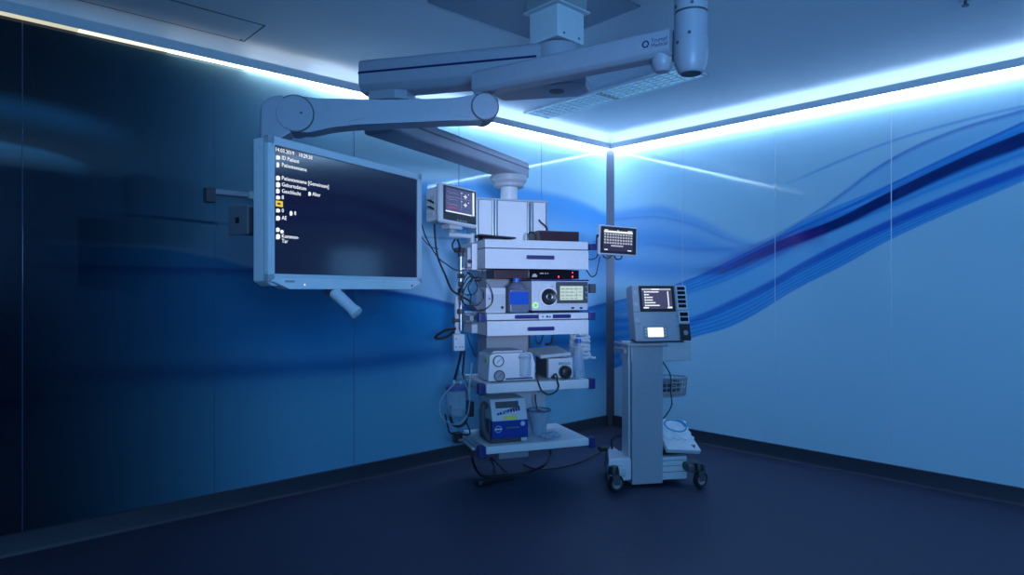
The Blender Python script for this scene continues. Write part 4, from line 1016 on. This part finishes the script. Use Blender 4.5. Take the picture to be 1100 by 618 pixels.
# ------------------------------------------------------------------ cart
fC2 = Frame(.879, 4.85, math.radians(11))
t2 = fC2.p
ct_ = thing('device_cart', 'wheeled grey cart with tall column carrying the console beside the tower', 'cart', fC2, (.12, .15, 0))
COLP = mat('cart_column_paint', (.34, .37, .43), .42)
M().bx((0, -.02, .022), (.243, .12, 1.065), .008).build('column', COLP, ct_)
M().bx((-.012, .02, .10), (.0, .16, 1.06), .004).build('column_side_strip', PLAST, ct_)
M().bx((.02, .12, .06), (.23, .17, 1.02), .004).build('column_rear', LGREY, ct_)
M().bx((-.005, -.015, .93), (.478, .22, 1.066), .006).build('top_bracket', LGREY, ct_)
M().cyl((.478, .05, .965), (.50, .05, .965), .016).build('bracket_knob', NAVY, ct_)
M().torus((.43, -.017, .985), .012, .002, (0, 1, 0)).build('bracket_mark', DIALW, ct_)
M().bx((-.008, .07, .70), (.004, .10, .78), .003).build('side_catch', DGREY, ct_)
# base
M().prism([(-.19, -.03), (-.005, -.03), (-.005, .37), (-.055, .37)], .055, .222, bev=.02).build('base', PLAST, ct_)
M().bx((.238, -.01, .04), (.442, .38, .215), .012).build('base', PLAST, ct_)
M().bx((-.08, .16, .05), (.40, .37, .18), .01).build('base', LGREY, ct_)
for z in (.10, .145, .185): M().bx((.245, -.0125, z), (.436, -.008, z + .003)).build('drawer_seam', DGREY, ct_)
def caster(x, b, r, tw_ang):
    w = M().lathe([(0, -.014), (r * .72, -.014), (r * .92, -.018), (r, -.009), (r, .009), (r * .92, .018), (r * .72, .014), (0, .014)], (x, b, r + .001), (math.sin(tw_ang), -math.cos(tw_ang), 0), 32).build('caster', RUBBER, ct_)
    d = Vector((math.sin(tw_ang), -math.cos(tw_ang), 0))
    M().cyl(Vector((x, b, r)) + d * .0145, Vector((x, b, r)) + d * .018, r * .62).cyl(Vector((x, b, r)) - d * .0145, Vector((x, b, r)) - d * .018, r * .62).build('hub_cap', MGREY, w)
    M().torus((x, b, r + .006), r + .008, .007, d, 24, 6).build('guard', DGREY, w) if False else None
    f = M(); e = Vector((d.y, -d.x, 0))
    for sg in (-1, 1):
        c_ = Vector((x, b, 0)) + d * sg * .024
        f.prism([(-.03, r - .012), (.03, r - .01), (.045, r + .07), (-.012, r + .085)], -.003, .003, Matrix(((e.x, 0, d.x, c_.x), (e.y, 0, d.y, c_.y), (0, 1, 0, 0), (0, 0, 0, 1))), bev=.002)
    f.build('fork', DGREY, w)
    top = Vector((x, b, 0)) + e * .018
    M().cyl((top.x, top.y, r + .068), (top.x, top.y, r + .125), .042, .034, bev=.008).build('swivel_cover', BLACK, w)
    return top
tops = [caster(-.146, -.075, .062, .25), caster(.5, -.10, .062, .35), caster(.0, .42, .062, .1), caster(.40, .43, .062, -.2)]
M().bx((-.19, -.085, .105), (-.06, .02, .175), .018).build('leg_arm', LGREY, ct_)
M().bx((.40, -.12, .115), (.54, .06, .175), .018).build('leg_arm', DGREY, ct_)
M().tube([(-.05, .27, .215), (-.055, .27, .28), (-.04, .26, .31), (.0, .24, .33), (.04, .20, .345)], .010).build('cord_hook', BLACK, ct_)
M().bx((-.135, .30, .195), (-.05, .37, .228), .006).build('plug', BLACK, ct_)
# push handle
hb = M(); hb.bx((-.055, -.075, 1.043), (.262, -.045, 1.065), .008); hb.bx((-.058, -.07, 1.043), (-.035, .22, 1.063), .008)
hb.build('push_handle', MGREY, ct_)
M().bx((-.05, .02, .985), (-.022, .24, 1.02), .006).build('lower_handle', MGREY, ct_)
# console, leaning back
cs_ = thing('control_console', 'leaning grey console with dark menu screen and small lit screen on the cart', 'console', fC2, (.225, .1, 1.067))
lean = Matrix.Translation((.020, -.04, 1.068)) @ Matrix.Rotation(math.radians(-12), 4, 'X')
CW_, CH_ = .432, .436
def cbox(lo, hi, bev=0., n='x', m=PLAST, par=None, rot=None):
    return M().bx(lo, hi, bev).xf(lean).build(n, m, par or cs_)
CONP = mat('console_paint', (.36, .40, .47), .42)
M().prism([(0, 0.012), (.19, .055), (.19, CH_ - .03), (.17, CH_), (0, CH_)], 0.0, CW_, MYZ @ Matrix(), bev=.006).xf(lean @ Matrix.Diagonal((1, .6, 1, 1))).build('case', CONP, cs_)
M().bx((.03, .03, -.005), (CW_ - .03, .14, .05)).xf(Matrix.Translation((.012, -.04, 1.073))).build('foot_block', DGREY, cs_)
sc2 = cbox((.055, -.010, .232), (.335, .002, .428), .004, 'screen_bezel', BLACK)
ds2 = cbox((.073, -.0115, .252), (.310, -.0098, .408), 0, 'display', mat('console_screen', (.02, .02, .04), .3, em=1, emcol=(.055, .055, .12)), sc2)
def ctext(a, s_, x, z, sz): a.text(s_, sz, Matrix.Translation((x, -.0118, z)) @ Matrix(((1, 0, 0, 0), (0, 0, -1, 0), (0, 1, 0, 0), (0, 0, 0, 1))))
a = M()
for i, w_ in enumerate((.10, .022, .05, .05, .07, .10)):
    z = .375 - .0205 * i
    a.bx((.092, -.0122, z), (.104, -.0115, z + .011)); a.bx((.107, -.0122, z + .0015), (.107 + w_, -.0115, z + .0095))
a.bx((.15, -.0122, .395), (.215, -.0115, .405)); a.bx((.08, -.0122, .256), (.12, -.0115, .266)); a.bx((.27, -.0122, .256), (.307, -.0115, .268)); a.bx((.276, -.0122, .272), (.284, -.0115, .385))
a.xf(lean).build('menu_lines', TXT, ds2)
a = M().bx((.075, -.0121, .394), (.148, -.0115, .406)).bx((.217, -.0121, .394), (.305, -.0115, .406)).xf(lean).build('title_bar', KEYW, ds2)
sc3 = cbox((.068, -.006, .03), (.258, .002, .125), .004, 'screen_frame', MGREY)
cbox((.098, -.0075, .042), (.222, -.0055, .113), .001, 'display', WSCR, sc3)
for z in (.055, .078, .1):
    for x in (.083, .237): M().cyl((x, -.0085, z), (x, -.0055, z), .006, seg=12).xf(lean).build('soft_key', DIALW, sc3)
kp = cbox((.345, -.010, .245), (.434, .002, .43), .006, 'key_panel', PLAST)
for i in range(5): cbox((.357, -.014, .395 - .0335 * i), (.42, -.0095, .42 - .0335 * i), .004, 'key', GLOSSB, kp)
kp = cbox((.352, -.010, .142), (.436, .002, .236), .006, 'key_panel', PLAST)
for i in range(2): cbox((.362, -.014, .195 - .038 * i), (.426, -.0095, .225 - .038 * i), .004, 'key', GLOSSB, kp)
km = cbox((.352, -.010, .012), (.436, .002, .137), .004, 'socket_panel', BLACK)
M().cyl((.394, -.018, .07), (.394, -.009, .07), .018).xf(lean).build('socket', MGREY, km)
for x in (.366, .422): M().cyl((x, -.014, .07), (x, -.009, .07), .012).xf(lean).build('socket', RUBBER, km)
ls = cbox((.002, -.006, .02), (.05, .002, .428), .004, 'side_strip', CONP)
for z in (.38, .29, .17): M().torus((.026, -.007, z), .010, .0018, (0, 1, 0), 20, 6).xf(lean).build('strip_mark', DIALW, ls)
for z in (.23, .14): M().bx((.002, -.0068, z), (.05, -.0055, z + .003)).xf(lean).build('strip_seam', DGREY, ls)
for x, z in ((.34, .20), (.345, .03), (.34, .12)): M().cyl((x, -.003, z), (x, .001, z), .004, seg=10).xf(lean).build('screw', DGREY, cs_)

# wire basket on the column
bk = thing('wire_basket', 'half-round wire basket hung on the cart column', 'basket', fC2, (.3, .2, .63))
def half(rx, ry, z, n=18, x0=.252, b0=.16, full=True):
    return [(x0 + rx * math.sin(q * PI / n), b0 - ry * math.cos(q * PI / n), z) for q in range(n + 1)]
a = M()
for z, s_ in ((.785, 1), (.755, .985), (.72, .97), (.685, .96), (.65, .95)):
    a.tube([(.250, .16 - .13 * s_, z)] + half(.265 * s_, .13 * s_, z) + [(.250, .16 + .13 * s_, z)], .0042 if z < .78 else .007, seg=6, n=2)
a.build('basket_rings', MGREY, bk)
a = M()
for q in range(1, 18, 1):
    an = q * PI / 18
    a.tube([(.252 + .265 * math.sin(an), .16 - .13 * math.cos(an), .785), (.252 + .252 * math.sin(an), .16 - .1235 * math.cos(an), .65)], .0034, seg=5, smooth=False)
for k in range(7): a.tube([(.252, .06 + .033 * k, .65), (.252 + .25 * math.sqrt(max(0, 1 - ((.06 + .033 * k - .16) / .123) ** 2)), .06 + .033 * k, .65)], .0034, seg=5, smooth=False)
a.build('basket_wires', MGREY, bk)
M().bx((.2435, .165, .66), (.258, .235, .78), .004).build('basket_bracket', DGREY, bk)
P = [(.37 + .085 * math.cos(k * 1.1), .16 + .07 * math.sin(k * 1.1), .672 + .0045 * k) for k in range(20)]
o = M().tube(P, .010).build('cable_coil', DGREY, frame=fC2, org=(.3, .19, .66)); tag(o, 'tangled grey cable coiled inside the wire basket', 'cable coil')
cable('thin dark cord hanging from the console past the wire basket', [(.305, .16, .9245), (.312, .005, .82), (.315, .005, .70), (.33, .02, .60), (.31, .06, .52), (.275, .10, .46), (.262, .14, .42)], .0045, BLACK, fr=fC2)
cable('black cord running down the cart column to the folded cloth', [(.254, .08, .60), (.256, .06, .52), (.258, .06, .46), (.262, .10, .43)], .006, BLACK, fr=fC2)
# tilted tray + cloth + tube
tr2 = thing('storage_tray', 'pale flat lidded tray with dark blue emblem lying tilted on the cart base', 'tray', fC2, (.38, .12, .217))
rt_ = Matrix.Translation((.390, .10, .340)) @ Matrix.Rotation(math.radians(5), 4, 'Y') @ Matrix.Rotation(math.radians(30), 4, 'X')
M().prism([(-.125, -.17), (.15, -.17), (.12, .17), (-.125, .17)], -.02, .02, bev=.01).xf(rt_).build('tray_lid', PLAST, tr2)
M().bx((.26, .03, .217), (.44, .25, .255), .006).build('tray_foot', BLACK, tr2)
M().prism([(.085, -.112), (.12, -.112), (.102, -.15)], .0195, .022).xf(rt_).build('emblem', NAVY, tr2)
a = M(); nx_, ny_ = 26, 22; G = []
for j in range(ny_):
    row = []
    for i in range(nx_):
        x, y = -.118 + .24 * i / (nx_ - 1), -.058 + .215 * j / (ny_ - 1)
        ed = min(i, nx_ - 1 - i, j, ny_ - 1 - j) / 5.0
        z = .028 + .010 * math.sin(i * .55 + j * .33) * math.sin(j * .45) + .004 * math.sin(i * 1.1 - j * .7) + .020 * min(1, ed)
        row.append(a.bm.verts.new((x + .010 * math.sin(j * 1.1), y + .010 * math.sin(i * .9), max(.027, z))))
    G.append(row)
for j in range(ny_ - 1):
    for i in range(nx_ - 1): a.bm.faces.new((G[j][i], G[j][i + 1], G[j + 1][i + 1], G[j + 1][i]))
rim = [G[0][i] for i in range(nx_)] + [G[j][-1] for j in range(1, ny_)] + [G[-1][i] for i in range(nx_ - 2, -1, -1)] + [G[j][0] for j in range(ny_ - 2, 0, -1)]
low = [a.bm.verts.new((v.co.x, v.co.y, .0215)) for v in rim]
for i in range(len(rim)): a.bm.faces.new((rim[i], low[i], low[(i + 1) % len(rim)], rim[(i + 1) % len(rim)]))
a.bm.faces.new(low)
o = a.xf(rt_).build('folded_cloth', CLOTH, frame=fC2, org=(.36, .12, .31), angle=70); tag(o, 'crumpled white cloth heaped on the tilted tray', 'cloth')
P = [rt_ @ Vector((.0 + .085 * math.cos(k * .62), +.04 + .07 * math.sin(k * .62), .064 + .0012 * k)) for k in range(13)]
o = M().tube(P, .0065).build('blue_tube', TEALC, frame=fC2, org=P[0]); tag(o, 'light blue tube coiled on the white cloth', 'tube')

# ------------------------------------------------------------------ unseen fill lights added behind the viewpoint
def spot(name, loc, tgt, power, col, size, blend, rad):
    d = bpy.data.lights.new(name, 'SPOT'); d.energy = power; d.color = col; d.spot_size = math.radians(size); d.spot_blend = blend; d.shadow_soft_size = rad
    o = bpy.data.objects.new(name, d); COL.objects.link(o); o.location = loc
    o.rotation_euler = (Vector(tgt) - Vector(loc)).to_track_quat('-Z', 'Y').to_euler(); return o
spot('added_fill_spot', (6.1, -5.9, 1.55), fT.w((.42, 0, 1.72)), 930, (.58, .66, 1.0), 21, 1.0, .25)  # added spot, brightens the tower front
ad = bpy.data.lights.new('added_fill_panel', 'AREA'); ad.shape = 'RECTANGLE'; ad.size = 1.0; ad.size_y = .8; ad.energy = 105; ad.color = (.18, .52, 1.0); ad.spread = math.radians(150)  # added blue fill for walls and ceiling, no fixture behind it
ao = bpy.data.objects.new('added_fill_panel', ad); COL.objects.link(ao); ao.location = (6.0, -5.9, 1.9)
ao.rotation_euler = (Vector((1.8, -.6, 3.3)) - Vector(ao.location)).to_track_quat('-Z', 'Y').to_euler()

# ------------------------------------------------------------------ camera, world, view
cd = bpy.data.cameras.new('camera'); co = bpy.data.objects.new('camera', cd); COL.objects.link(co)
cd.sensor_fit = 'HORIZONTAL'; cd.sensor_width = 36; cd.lens = FP / 1100 * 36; cd.shift_y = 3 / 1100; cd.clip_start = .02
co.location = C0; co.rotation_euler = (PI / 2, 0, TH)
sc = bpy.context.scene; sc.camera = co
w = bpy.data.worlds.new('world'); sc.world = w; w.use_nodes = True
w.node_tree.nodes['Background'].inputs[0].default_value = (.02, .06, .2, 1); w.node_tree.nodes['Background'].inputs[1].default_value = .02
vs = sc.view_settings; sc.display_settings.display_device = 'sRGB'
vs.view_transform = 'Standard'; vs.look = 'None'; vs.exposure = 0.0; vs.gamma = 1.0; vs.use_curve_mapping = False
sc.cycles.use_denoising = True; sc.cycles.max_bounces = 10; sc.cycles.diffuse_bounces = 5; sc.cycles.transparent_max_bounces = 16
sc.cycles.sample_clamp_indirect = 6; sc.cycles.caustics_reflective = False; sc.cycles.caustics_refractive = False
